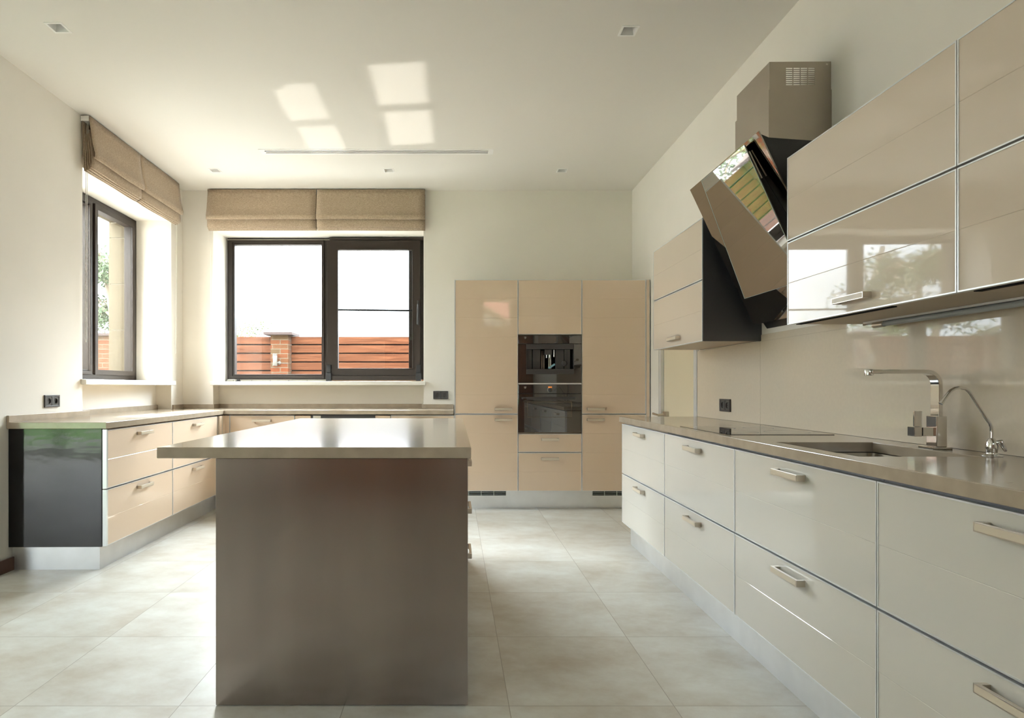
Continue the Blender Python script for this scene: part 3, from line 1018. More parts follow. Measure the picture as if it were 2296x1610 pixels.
# raised centre flap, hinged near the top, fanning out towards the bottom
def Q(y, u, d):
    q = P(u, d)
    return (q[0], y, q[1])
def pz(v): return v
top_u, bot_u = .018, .70
tf, tn = 3.29, 2.80
bf, bn = 3.305, 2.73
mb = MB()
# body of the flap (black wedge) between the plate and the front glass
wb = [Q(tf, top_u, .001), Q(tn + .04, top_u, .001), Q(bn - .005, bot_u, .001), Q(bf, bot_u, .001),
      Q(tf, top_u, .022), Q(tn, top_u, .022), Q(bn, bot_u - .015, .075), Q(bf, bot_u - .015, .075)]
mb.add(wb, [(0, 1, 2, 3), (4, 5, 6, 7), (0, 1, 5, 4), (1, 2, 6, 5), (2, 3, 7, 6), (3, 0, 4, 7)])
mb.build('flap_body', BLACK, t_)
mb = MB()
g0 = [Q(tf, top_u - .006, .0225), Q(tn, top_u - .006, .0225), Q(bn, bot_u, .0765), Q(bf, bot_u, .0765)]
g1 = [Q(tf, top_u - .006, .0275), Q(tn, top_u - .006, .0275), Q(bn, bot_u, .0815), Q(bf, bot_u, .0815)]
mb.add(g0 + g1, [(0, 1, 2, 3), (4, 5, 6, 7), (0, 1, 5, 4), (1, 2, 6, 5), (2, 3, 7, 6), (3, 0, 4, 7)])
mb.build('front_glass', MGLASS, t_)
GEDGE = mat('glass_edge', (0.42, 0.50, 0.48), 0.15, spec=0.8)
mb = MB()
mb.tube([g1[0], g1[1], g1[2], g1[3], g1[0]], .0016, 6)
mb.build('glass_edge', GEDGE, t_)
mb = MB(); mb.tube([Q(tn + .022, top_u + .03, .006), Q(tn + .012, top_u + .17, .012)], .004, 8)
mb.build('hinge_strip', NICKEL, t_)
mb = MB(); mb.box(1.66, XR - .02, 2.72, 3.0, 1.475, 1.499)
mb.build('filter_tray', CREAM, t_)
# chimney: open-backed steel sleeve, the upper part with slots
def sleeve(x0, y0, y1, z0, z1, name, slots):
    mb = MB()
    th = .002
    mb.box(x0, x0 + th, y0, y1, z0, z1)
    for ya in (y0, y1 - th):
        if not slots:
            mb.box(x0 + th, XR - .001, ya, ya + th, z0, z1)
            continue
        W = XR - x0
        X_ = [x0 + th]
        cx0 = x0 + .08
        for k in range(4): X_ += [cx0 + k * .0357, cx0 + k * .0357 + .0315]
        X_.append(XR - .001)
        Z_ = [z0]
        cz0 = z1 - .113
        for k in range(9): Z_ += [cz0 + k * .0097, cz0 + k * .0097 + .0062]
        Z_.append(z1)
        def inslot(v, arr):
            for i in range(1, len(arr) - 2, 2):
                if arr[i] < v < arr[i + 1]: return True
            return False
        mb.voxel(X_, [ya, ya + th], Z_, lambda x, y, z: not (inslot(x, X_) and inslot(z, Z_)))
    return mb.build(name, CHIM, t_)
sleeve(1.502, 2.903, 3.243, 2.50, 2.738, 'chimney_top', True)
sleeve(1.496, 2.898, 3.248, 2.286, 2.600, 'chimney', False)
mb = MB(); mb.lathe((XR - .022, 2.902, 2.722), [(.005, 0), (.004, -.003)], 10, 'y')
mb.build('screw', NICKEL, t_)

# ------------------------------------------------------------------ tall cupboards on the back wall
YT = 5.61
TX = [.008, .603, 1.204, 1.808]
def MT(u, n, z): return (u, YT - n, z)
ZS, ZTT, ZB = .905, 2.173, .178
def gr(z0, z1, step=.183): # grooves measured from the bottom of each door
    n = max(1, round((z1 - z0) / step))
    return [z0 + (z1 - z0) * k / n for k in range(1, n)]
def tall(x0, x1, lab, parts):
    t_ = thing('tall_cupboard', lab, 'cupboard', ((x0 + x1) / 2, YT + .3, ZB), 0, 'tall cupboards on the back wall')
    mb = MB(MT)
    if x0 < .1:
        mb.box(x0 + .001, x1 - .001, -(YB - YT) + .002, -.0205, ZB, ZTT)
        mb.box(x0 - .004, x0 + .0005, -(YB - YT) + .002, .001, ZB, ZTT)
    elif x0 < 1:
        mb.voxel([x0 + .001, x0 + .019, x1 - .019, x1 - .001], [-(YB - YT) + .002, -.57, -.0205], [ZB, .715, .735, 1.192, 1.196, 1.652, ZTT],
                 lambda u, n, z: u < x0 + .019 or u > x1 - .019 or n < -.57 or z < .735 or z > 1.652)
    else:
        mb.box(x0 + .001, x1 - .001, -(YB - YT) + .002, -.0205, ZB, ZTT)
    mb.build('carcass', CARC if x0 > .1 else ALU, t_)
    for kind, z0, z1, hz, hu in parts:
        front(MT, kind, x0, x1, z0, z1, t_, gr(z0, z1) if z1 - z0 > .3 else [], hz, hu, .163)
    return t_
tall(TX[0], TX[1], 'tall beige gloss cupboard left of the oven, a small window mirrored in its door',
     [('door', ZS + .002, ZTT, .953, .465), ('door', ZB, ZS - .002, .853, .465)])
tall(TX[1], TX[2], 'tall beige gloss cupboard housing the oven and coffee machine',
     [('door', 1.655, ZTT, None, None), ('drawer', .546, .720, .668, None), ('drawer', ZB, .542, .485, None)])
tall(TX[2], TX[3], 'tall beige gloss cupboard right of the oven, next to the side wall',
     [('door', ZS + .002, ZTT, .953, 1.332), ('door', ZB, ZS - .002, .853, 1.332)])
mb = MB(MT); mb.prism([(-.02, ZB), (0, ZB), (0, ZTT), (-.02, ZTT)], 1.812, 1.842)
fl = thing('filler_panel', 'narrow beige filler panel between tall cupboards and side wall', 'panel', (1.827, YT, ZB))
mb.build('panel', FRONT, fl)
mb = MB(MT); mb.ring(1.8095, 1.8445, ZB, ZTT, .0035, -.02, .001); mb.build('edge_frame', ALU, fl)
t_ = thing('toe_kick', 'brushed steel toe kick with two black vent grilles under the tall cupboards', 'toe kick', (.9, YT + .10, 0))
mb = MB()
Y0_ = YT + .10
X_ = [.006, .02, .502, 1.325, 1.80, 1.845]
mb.voxel(X_, [Y0_, Y0_ + .012], [0, .118, .166, ZB], lambda x, y, z: not (.118 < z < .166 and (X_[1] < x < X_[2] or X_[3] < x < X_[4])))
mb.build('plinth_board', STEELP, t_)
for x0, x1 in ((.02, .502), (1.325, 1.80)):
    mb = MB()
    mb.ring(x0, x1, .118, .166, .004, Y0_ - .003, Y0_ + .01)
    for k in range(1, 3): mb.box(x0 + .004, x1 - .004, Y0_ - .001, Y0_ + .012, .118 + k * .016 - .0018, .118 + k * .016 + .0018)
    for k in range(1, 4): mb.box(x0 + (x1 - x0) * k / 4 - .002, x0 + (x1 - x0) * k / 4 + .002, Y0_ - .002, Y0_ + .012, .122, .162)
    mb.mi = 1; mb.box(x0, x1, Y0_ + .03, Y0_ + .035, .115, .17)
    mb.build('vent_grille', [ALU, DARK], t_)

# ------------------------------------------------------------------ coffee machine and oven
ax0, ax1 = TX[1] + .003, TX[2] - .003
def PX(x): return (x - 1018) / 238.0
def PZ(y): return H + (868 - y) / 238.0
def shield(mb, cx_, cz_, n0):
    s = .010
    outl = [(-s, s), (s, s), (s, -s * .3), (0, -s * 1.1), (-s, -s * .3)]
    inn = [(a * .78, b * .78) for a, b in outl]
    vs = [(cx_ + a, n0, cz_ + b) for a, b in outl] + [(cx_ + a, n0, cz_ + b) for a, b in inn]
    mb.add(vs, [(k, (k + 1) % 5, 5 + (k + 1) % 5, 5 + k) for k in range(5)])
    mb.add([(cx_ - .005, n0, cz_ + .005), (cx_ - .002, n0, cz_ + .005), (cx_, n0, cz_ - .001), (cx_ + .002, n0, cz_ + .005), (cx_ + .005, n0, cz_ + .005), (cx_, n0, cz_ - .007)],
           [(0, 1, 2, 5), (2, 3, 4, 5)])
t_ = thing('coffee_machine', 'built-in black glass coffee machine with recessed dispensing niche', 'coffee machine', ((ax0 + ax1) / 2, YT, PZ(858.5)))
nx0, nx1, nz0, nz1 = PX(1180), PX(1286.5), PZ(839), PZ(771)
mb = MB(MT)
mb.box(ax0, ax1, -.02, .004, PZ(770.5), PZ(752))
mb.build('control_panel', BGLASS, t_, bevel=.001)
mb = MB(MT)
mb.voxel([ax0, nx0, nx1, ax1], [-.02, .004], [PZ(858.3), PZ(840), PZ(839), PZ(771.4)], lambda u, n, z: u < nx0 or u > nx1 or z < PZ(839))
mb.build('glass_front', BGLASS, t_)
mb = MB(MT)
mb.ring(nx0, nx1, nz0, nz1, .003, -.30, .0045)
mb.box(nx0, nx1, -.02, .012, PZ(783), nz1 - .001)
mb.box(nx0, nx1, -.05, .018, nz0 + .001, PZ(827.5))
mb.box(nx0, nx1, -.31, -.30, nz0, nz1)
mb.build('niche', PLASTIC, t_, bevel=.001)
mb = MB(MT)
for xa, xb in ((nx0 + .004, PX(1193)), (PX(1195), PX(1212)), (PX(1247), PX(1265)), (PX(1266.5), PX(1279))):
    mb = MB(MT); mb.box(xa, xb, -.06, -.02, PZ(827), PZ(783.5))
    mb.build('side_panel', PLASTIC, t_, bevel=.001)
mb = MB(MT)
mb.box(PX(1222), PX(1238), -.10, -.02, PZ(795), PZ(783.5)); mb.mi = 1
for xx in (1226.5, 1233.5): mb.tube([(PX(xx), -.03, PZ(794)), (PX(xx), -.03, PZ(802))], .006, 12)
mb.tube([(PX(1243.5), -.03, PZ(784)), (PX(1243.5), -.03, PZ(800))], .006, 12)
mb.build('spout', [PLASTICL, CHROME], t_)
mb = MB(MT)
for xx in (1219, 1224, 1236, 1240): mb.tube([(PX(xx), -.13, PZ(827)), (PX(xx), -.13, PZ(784))], .009, 10)
mb.build('milk_jug_column', NICKEL, t_)
mb = MB(MT); mb.lathe((PX(1266), -.018, PZ(815)), [(.026, 0), (.026, .006), (.02, .008)], 20, 'y')
mb.build('dial', PLASTIC, t_)
mb = MB(MT)
a = Vector((PX(1230), PZ(826))); b = Vector((PX(1244), PZ(816.5))); d = (b - a).normalized(); q = Vector((-d.y, d.x)) * .008
pts = [a - q, b - q, b + q, a + q]
mb.prism([(0, 0)], 0, 0) if False else None
mb.add([(p_.x, .006, p_.y) for p_ in pts] + [(p_.x, .0045 - .015, p_.y) for p_ in pts], [(0, 1, 2, 3), (4, 5, 6, 7), (0, 1, 5, 4), (1, 2, 6, 5), (2, 3, 7, 6), (3, 0, 4, 7)])
mb.build('protective_film', BLUE, t_)
mb = MB(MT); shield(mb, PX(1177.5), PZ(757.5), .0046)
mb.build('maker_emblem', MARK, t_, recalc=False)
mb = MB(); mb.box(ax0, ax1, YT + .02, YT + .50, PZ(858), PZ(839.5)); mb.box(ax0, ax1, YT + .02, YT + .5, nz1 + .004, PZ(752.5))
mb.build('housing', PLASTIC, t_)
mb = MB(MT); mb.box(ax0, ax1, -.02, .003, PZ(861.8), PZ(858.9))
tag(mb.build('trim_bar', ALU), 'slim aluminium bar between coffee machine and oven', 'trim bar')

t_ = thing('oven', 'built-in black glass oven with bar handle and orange clock display', 'oven', ((ax0 + ax1) / 2, YT, PZ(970)))
mb = MB(MT); mb.box(ax0, ax1, -.02, .004, PZ(882.3), PZ(862.8)); 
mb.build('control_panel', BGLASS, t_, bevel=.001)
mb = MB(MT); mb.box(ax0, ax1, -.02, .004, PZ(969.5), PZ(883.4))
door = mb.build('oven_door', BGLASS, t_, bevel=.001)
mb = MB(MT)
mb.box(PX(1180), PX(1287), .036, .050, PZ(896), PZ(890))
mb.box(PX(1168), PX(1180), .038, .046, PZ(893.5), PZ(890.5))
for xx in (1170, 1283): mb.box(PX(xx), PX(xx + 3), .004, .040, PZ(895), PZ(891))
mb.build('handle', PLASTIC, door, bevel=.001)
mb = MB(MT); mb.ring(PX(1182), PX(1282), PZ(936), PZ(901), .003, .0041, .0046)
mb.build('window_outline', mat('bronze_print', (0.16, 0.12, 0.07), 0.4), door)
mb = MB(MT); mb.lathe((PX(1233), .004, PZ(874.5)), [(.021, 0), (.021, .014), (.0195, .016)], 28, 'y')
mb.build('knob', PLASTIC, t_)
mb = MB(MT)
n = 20
vs = []
for k in range(n + 1):
    a = math.radians(95 + 150 * k / n)
    vs += [(PX(1233) + .0225 * math.cos(a), .0046, PZ(874.5) + .0225 * math.sin(a)), (PX(1233) + .0255 * math.cos(a), .0046, PZ(874.5) + .0255 * math.sin(a))]
mb.add(vs, [(2 * k, 2 * k + 1, 2 * k + 3, 2 * k + 2) for k in range(n)])
mb.build('knob_ring', MARK, t_, recalc=False)
mb = MB(MT)
u = PX(1229.2); zz = PZ(869.2)
def seg(u0, digit):
    w_, h_, th_ = .006, .009, .0014
    S_ = {'a': (0, h_, w_, h_), 'g': (0, h_ / 2, w_, h_ / 2), 'd': (0, 0, w_, 0), 'f': (0, h_ / 2, 0, h_), 'b': (w_, h_ / 2, w_, h_), 'e': (0, 0, 0, h_ / 2), 'c': (w_, 0, w_, h_ / 2)}
    for ch in digit:
        x0, z0, x1, z1 = S_[ch]
        mb.box(u0 + x0 - th_ / 2, u0 + x1 + th_ / 2, .0041, .0048, zz + z0 - th_ / 2, zz + z1 + th_ / 2)
for k, dg in enumerate(('abcdef', 'abcdef', 'abcdef', 'abcdef')):
    seg(u + k * .0085 + (.002 if k > 1 else 0), dg)
mb.build('clock_display', ORANGE, t_)
mb = MB(MT); shield(mb, PX(1177.5), PZ(869), .0046)
mb.build('maker_emblem', MARK, t_, recalc=False)
mb = MB(); mb.box(ax0, ax1, YT + .02, YT + .55, .737, 1.19)
mb.build('housing', PLASTIC, t_)

# ------------------------------------------------------------------ left base cabinets
XLF = -2.145
def ML(u, n, z): return (XLF + n, u, z)
LB = [(3.793, 4.694, 'glossy cream two-drawer base cabinet at the near left with dark steel end panel'),
      (4.694, 5.60, 'glossy cream two-drawer base cabinet under the left window, nearer the corner')]
for ya, yb, lab in LB:
    t_ = thing('base_cabinet', lab, 'cabinet', (XLF - .3, (ya + yb) / 2, .155), TL, 'left-hand base cabinets')
    mb = MB(ML); mb.box(ya + .001, yb - .001, -.60, -.0205, .155, ZT - .045)
    mb.build('carcass', CARC, t_)
    front(ML, 'drawer', ya, yb, ZM + .002, Z1 + .002, t_, [(ZM + Z1) / 2 + .001], Z1 - .047)
    front(ML, 'drawer', ya, yb, .155, ZM - .002, t_, [(ZM + .155) / 2], ZM - .049)
    if ya < 4:
        mb = MB(ML); mb.box(ya - .012, ya + .0005, -.61, -.028, .152, ZT - .041)
        mb.build('end_panel', STEELD, t_, bevel=.001)
        mb = MB(ML); mb.box(ya - .010, ya + .0005, -.024, .0012, .155, .512); mb.box(ya - .010, ya + .0005, -.024, .0012, .518, ZT - .046)
        mb.build('corner_profile', ALU, t_)
o = MB(); o.box(XLF - .075, XLF - .06, 3.815, 5.72, 0, .152); o.box(XL + .002, XLF - .075, 3.815, 3.83, 0, .152)
tag(o.build('toe_kick', STEELP, t=TL), 'brushed steel toe kick under the left-hand base cabinets', 'toe kick')
# corner post and back run
YBF = 5.735
def MBk(u, n, z): return (u, YBF - n, z)
t_ = thing('corner_panel', 'narrow cream corner panel between the left and back base cabinets', 'panel', (-2.18, 5.72, .155))
mb = MB(); mb.box(-2.225, -2.205, 5.60, 5.733, .158, Z1); mb.box(-2.222, -2.165, YBF, YBF + .018, .158, Z1)
mb.build('panel', FRONT, t_)
mb = MB(); mb.box(-2.206, -2.203, 5.66, 5.664, .158, Z1); mb.box(-2.166, -2.162, YBF - .001, YBF + .018, .158, Z1)
mb.build('edge_frame', ALU, t_)
for x0, x1, lab in ((-2.160, -1.535, 'cream glass base cabinet on the back wall left of the dishwasher'),
                    (-.610, .002, 'cream glass base cabinet on the back wall right of the dishwasher')):
    t_ = thing('base_cabinet', lab, 'cabinet', ((x0 + x1) / 2, YBF + .25, .155), 0, 'back wall base cabinets')
    mb = MB(MBk); mb.box(x0 + .001, x1 - .001, -.47, -.0205, .155, ZT - .045)
    mb.build('carcass', CARC, t_)
    front(MBk, 'drawer', x0, x1, ZM + .002, Z1, t_, [(ZM + Z1) / 2], Z1 - .049)
    front(MBk, 'drawer', x0, x1, .155, ZM - .002, t_, [(ZM + .155) / 2], ZM - .049)
for x0, x1, s_ in ((-1.533, -1.380, 'left'), (-.760, -.612, 'right')):
    t_ = thing('filler_panel', 'narrow cream filler panel directly %s of the black dishwasher' % s_, 'panel', ((x0 + x1) / 2, YBF, .155))
    mb = MB(MBk); mb.box(x0 + .002, x1 - .002, -.018, 0, .158, Z1 - .002)
    mb.build('panel', FRONT, t_, bevel=.001)
    mb = MB(MBk); mb.box(x0 + .002, x1 - .002, -.47, -.019, .158, Z1 - .002)
    mb.build('carcass', CARC, t_)
t_ = thing('dishwasher', 'black built-in dishwasher front with a pale label under the back worktop', 'dishwasher', (-1.07, YBF, .155))
mb = MB(MBk); mb.box(-1.377, -.763, -.018, 0, .158, .78); mb.build('door', BLACK, t_, bevel=.002)
mb = MB(MBk); mb.box(-1.377, -.763, -.018, .002, .784, Z1 + .004); mb.build('control_panel', PLASTIC, t_, bevel=.002)
mb = MB(MBk); mb.box(-1.357, -1.283, .002, .0026, .862, .884); mb.build('sticker', LABEL, t_)
mb = MB(MBk); mb.box(-1.376, -.764, -.47, -.019, .158, .89); mb.build('housing', PLASTIC, t_)
o = MB(); o.box(-2.215, .002, YBF + .055, YBF + .07, 0, .153)
tag(o.build('toe_kick', STEELP), 'brushed steel toe kick under the back wall base cabinets', 'toe kick')

# L-shaped worktop on the left and back walls
def rz(p, t):
    q = rot((p[0], p[1], 0), t); return (q.x, q.y)
YTF = 5.715
near_l = rz((XL + .001, 3.765), TL); near_r = rz((XLF + .009, 3.765), TL)
ci = rz((XLF + .009, 0), TL)
# inner corner: point on the left front edge at y = YTF
kx = math.tan(TL)
inner = ((XLF + .009) / math.cos(TL) - kx * YTF, YTF)
lwall = lambda y, d=.001: ((XL + d) / math.cos(TL) - kx * y, y)
n0 = lwall(LW[0] + .02); n1 = lwall(LW[1] - .0)
nb0 = lwall(LW[0] + .02, -.148); nb1 = lwall(LW[1], -.148)
outline = [near_l, near_r, inner, (-.004, YTF), (-.004, YB - .001), (BW[1], YB - .001), (BW[1], YB + .148), (BW[0], YB + .148), (BW[0], YB - .001),
           lwall(YB - .001), n1, nb1, nb0, n0]
def extrude(outl, z0, z1, mb):
    n = len(outl)
    vs = [(x, y, z0) for x, y in outl] + [(x, y, z1) for x, y in outl]
    mb.add(vs, [tuple(range(n))[::-1], tuple(range(n, 2 * n))] + [(i, (i + 1) % n, n + (i + 1) % n, n + i) for i in range(n)])
t_ = thing('worktop', 'L-shaped taupe stone worktop along the left and back walls under both windows', 'worktop', (-2.4, 5.9, ZT - .04))
mb = MB(); extrude(outline, ZT - .040, ZT, mb)
mb.build('slab', STONE, t_, bevel=.002)
mb = MB()
path = [near_l, n0, nb0, nb1, n1, lwall(YB - .001), (BW[0], YB - .001), (BW[0], YB + .148), (BW[1], YB + .148), (BW[1], YB - .001), (-.010, YB - .001)]
# offset the path towards the room by its thickness
def offs(path, d):
    out = []
    for i, p_ in enumerate(path):
        p_ = Vector(p_)
        ns = []
        if i > 0:
            e = (p_ - Vector(path[i - 1])).normalized(); ns.append(Vector((e.y, -e.x)))
        if i < len(path) - 1:
            e = (Vector(path[i + 1]) - p_).normalized(); ns.append(Vector((e.y, -e.x)))
        if len(ns) == 1: out.append(p_ + ns[0] * d)
        else:
            m_ = (ns[0] + ns[1]); m_ = m_ / m_.dot(ns[0]) ; out.append(p_ + m_ * d)
    return [(q.x, q.y) for q in out]
off = offs(path, .016)
n = len(path)
vs = [(x, y, ZT) for x, y in path] + [(x, y, ZT) for x, y in off] + [(x, y, ZT + .043) for x, y in path] + [(x, y, ZT + .043) for x, y in off]
fs = []
for i in range(n - 1):
    fs += [(i, i + 1, 2 * n + i + 1, 2 * n + i), (n + i, n + i + 1, 3 * n + i + 1, 3 * n + i), (2 * n + i, 2 * n + i + 1, 3 * n + i + 1, 3 * n + i), (i, i + 1, n + i + 1, n + i)]
fs += [(0, n, 3 * n, 2 * n), (n - 1, 2 * n - 1, 4 * n - 1, 3 * n - 1)]
mb.add(vs, fs)
mb.build('upstand', STONE, t_, bevel=.001)

# ------------------------------------------------------------------ island
t_ = thing('kitchen_island', 'freestanding kitchen island clad in brushed brown-grey steel', 'kitchen island', (-.41, 3.15, 0))
IX0, IX1, IY0, IY1 = -.867, .050, 2.166, 4.12
mb = MB(); mb.box(IX0, IX1, IY0, IY0 + .02, 0.003, ZT - .038)
mb.build('end_panel', STEEL, t_, bevel=.001)
mb = MB(); mb.box(IX0 + .003, IX1 - .022, IY0 + .021, IY1, .003, ZT - .038)
mb.build('carcass', STEEL, t_)
def MI(u, n, z): return (IX1 + .0 + n, u, z)
for ya, yb in ((IY0 + .022, 3.13), (3.13, IY1)):
    for z0, z1 in ((.645, .885), (.44, .642), (.10, .437)):
        front(MI, 'drawer', ya, yb, z0, z1, t_, [], z1 - .047 if z0 < .6 else .81, 2.80 if ya < 3 else None)
mb = MB(); mb.box(IX1 - .05, IX1 - .035, IY0 + .021, IY1, 0, .098); mb.build('toe_kick', STEELP, t_)
mb = MB(); mb.box(-1.076, .062, 2.153, 4.17, ZT - .036, ZT + .004)
tag(mb.build('worktop', STONE, bevel=.003), 'polished taupe stone slab on top of the island', 'worktop')

# ------------------------------------------------------------------ roman blinds
def roman(M, u0, u1, label, t, cord_u, base, notch=True):
    r_ = thing('roman_blind', label, 'blind', base, t, 'roman blinds')
    mb = MB(M); mb.box(u0 + .002, u1 - .002, .004, .062, 3.165, 3.205)
    mb.build('head_rail', WHITE, r_)
    folds = [
        [(.070, 3.203), (.074, 3.15), (.088, 3.02), (.106, 2.932), (.1085, 2.930), (.108, 2.915), (.106, 2.89), (.096, 2.886), (.088, 2.91), (.076, 3.0), (.066, 3.10)],
        [(.066, 3.10), (.074, 2.96), (.080, 2.86), (.079, 2.815), (.074, 2.812), (.069, 2.85), (.062, 2.97), (.058, 3.07)],
        [(.058, 3.07), (.063, 2.95), (.067, 2.86), (.066, 2.803), (.060, 2.800), (.056, 2.84), (.050, 2.96), (.047, 3.07)],
        [(.047, 3.07), (.050, 2.95), (.053, 2.86), (.052, 2.794), (.046, 2.791), (.042, 2.83), (.038, 2.96), (.034, 3.07)],
        [(.034, 3.07), (.036, 2.95), (.038, 2.86), (.037, 2.788), (.031, 2.786), (.028, 2.83), (.024, 2.96), (.018, 3.165)],
    ]
    mb = MB(M); mb.smooth = True
    N = 14
    rnd = random.Random(int(u0 * 100))
    ph = rnd.random() * 6
    for fi, fd in enumerate(folds):
        n = len(fd)
        vs = []
        for k in range(N + 1):
            s = k / N
            u = u0 + (u1 - u0) * s
            for j, (d, z) in enumerate(fd):
                low = max(0, min(1, (3.15 - z) / .25))
                wob = .003 * math.sin(ph + 7 * s + fi) * low + .004 * low * (2 * abs(s - .5)) ** 4
                vs.append((u + (.0012 * (1 if s > .5 else -1) * low * (2 * abs(s - .5)) ** 6 if fi == 0 else 0), d + wob * (1 if j < n - 3 else .3), z + .002 * math.sin(ph * 2 + 5 * s) * low))
        fs = [(k * n + j, k * n + j + 1, (k + 1) * n + j + 1, (k + 1) * n + j) for k in range(N) for j in range(n - 1)]
        mb.add(vs, fs)
    mb.build('fabric_panel', FABRIC, r_, solidify=.0022, weld=True)
    # stitched hem line
    mb = MB(M); mb.box(u0 + .002, u1 - .002, .0725, .0735, 3.178, 3.1795)
    mb.build('hem_stitch', FABRIC, r_)
    if cord_u is not None:
        mb = MB(M)
        for du in (-.009, .009):
            mb.tube([(cord_u + du, .045, 3.16), (cord_u + du, .035, 2.78), (cord_u + du, .03, 1.53), (cord_u + du * .7, .03, 1.505), (cord_u, .03, 1.497)], .0022, 6)
        mb.build('pull_cord', CORD, r_)
def MbB(u, n, z): return (u, YB - n, z)
def MbL(u, n, z): return (XL + n, u, z)
xm = (711.3 - 1018) / 216.0
roman(MbB, -2.545, xm - .004, 'folded linen roman blind over the left half of the back window', 0, -2.535 + .012, (-2, YB, 2.79))
roman(MbB, xm + .004, -.300, 'folded linen roman blind over the right half of the back window', 0, -.305, (-.9, YB, 2.79))
roman(MbL, 4.515, 5.251, 'folded linen roman blind over the nearer half of the left window', TL, 4.54, (XL, 4.9, 2.79))
roman(MbL, 5.259, 6.02, 'folded linen roman blind over the farther half of the left window', TL, 6.04, (XL, 5.6, 2.79))

# ------------------------------------------------------------------ outside
mb = MB(); mb.box(-40, 40, -8, 60, -.35, -.25)
tag(mb.build('paved_ground', PAVE), None, None, kind='structure')
mb = MB(); mb.box(-40, 40, -60, -8.0, -.35, -.25)
tag(mb.build('lawn', LAWN), 'green lawn behind the paved yard', 'lawn', kind='stuff')
YFN = 9.7
GAPM = mat('shadow_board', (0.006, 0.005, 0.005), 1.0, spec=0.0)
def fence(x0, x1, lab):
    t_ = thing('wooden_fence', lab, 'fence', ((x0 + x1) / 2, YFN + .08, -.25), 0, 'board fence sections')
    z = 1.987
    k = 0
    while z > -.1:
        mb = MB(); mb.box(x0, x1, YFN + .06, YFN + .085, z - .121, z)
        mb.build('board', PLANK, t_, bevel=.004)
        z -= .142; k += 1
    mb = MB(); mb.box(x0, x1, YFN + .088, YFN + .10, -.2, 1.95)
    mb.build('backing_board', GAPM, t_)
    for xx in (x0 + .1, (x0 + x1) / 2, x1 - .1):
        mb = MB(); mb.box(xx - .03, xx + .03, YFN + .101, YFN + .15, -.25, 1.98)
        mb.build('fence_post', DARK, t_)
fence(-5.02, -2.97, 'brown stained board fence left of the brick pillar')
fence(-2.67, .6, 'brown stained board fence right of the brick pillar')
t_ = thing('brick_pillar', 'brick fence pillar with a dark stone cap seen through the back window', 'pillar', (-2.82, YFN + .05, -.25))
mb = MB(); mb.box(-2.96, -2.68, YFN - .09, YFN + .19, -.25, 2.0)
mb.build('shaft', BRICK, t_)
mb = MB(); mb.box(-3.05, -2.59, YFN - .18, YFN + .28, 2.0, 2.04)
vs = [(-3.05, YFN - .18, 2.04), (-2.59, YFN - .18, 2.04), (-2.59, YFN + .28, 2.04), (-3.05, YFN + .28, 2.04), (-2.82, YFN + .05, 2.10)]
mb.add(vs, [(0, 1, 4), (1, 2, 4), (2, 3, 4), (3, 0, 4)])
mb.build('cap', CAP, t_)
t_ = thing('outdoor_lamp', 'small pale cylinder lamp fixed to the brick pillar', 'outdoor lamp', (-2.86, YFN - .13, 1.6))
mb = MB(); mb.lathe((-2.87, YFN - .15, 1.50), [(.032, 0), (.034, .003), (.034, .165), (.03, .168), (.03, .172), (.034, .175), (.034, .19), (.02, .195)], 20)
mb.build('lamp_body', LAMPB, t_)
mb = MB(); mb.lathe((-2.82, YFN - .091, 1.55), [(.03, 0), (.028, -.012)], 16, 'y'); mb.tube([(-2.82, YFN - .10, 1.55), (-2.85, YFN - .13, 1.55)], .008, 8)
mb.tube([(-2.80, YFN - .095, 1.545), (-2.69, YFN - .094, 1.54)], .003, 6)
mb.build('bracket', LAMPB, t_)
t_ = thing('brick_wall', 'red brick garden wall seen through the left window', 'garden wall', (-5.75, YFN, -.25))
mb = MB(); mb.box(-6.6, -5.04, YFN - .05, YFN + .25, -.25, 1.99); mb.build('masonry', BRICK, t_)
mb = MB(); mb.box(-6.66, -5.02, YFN - .10, YFN + .30, 1.99, 2.03); mb.build('coping', CAP, t_)

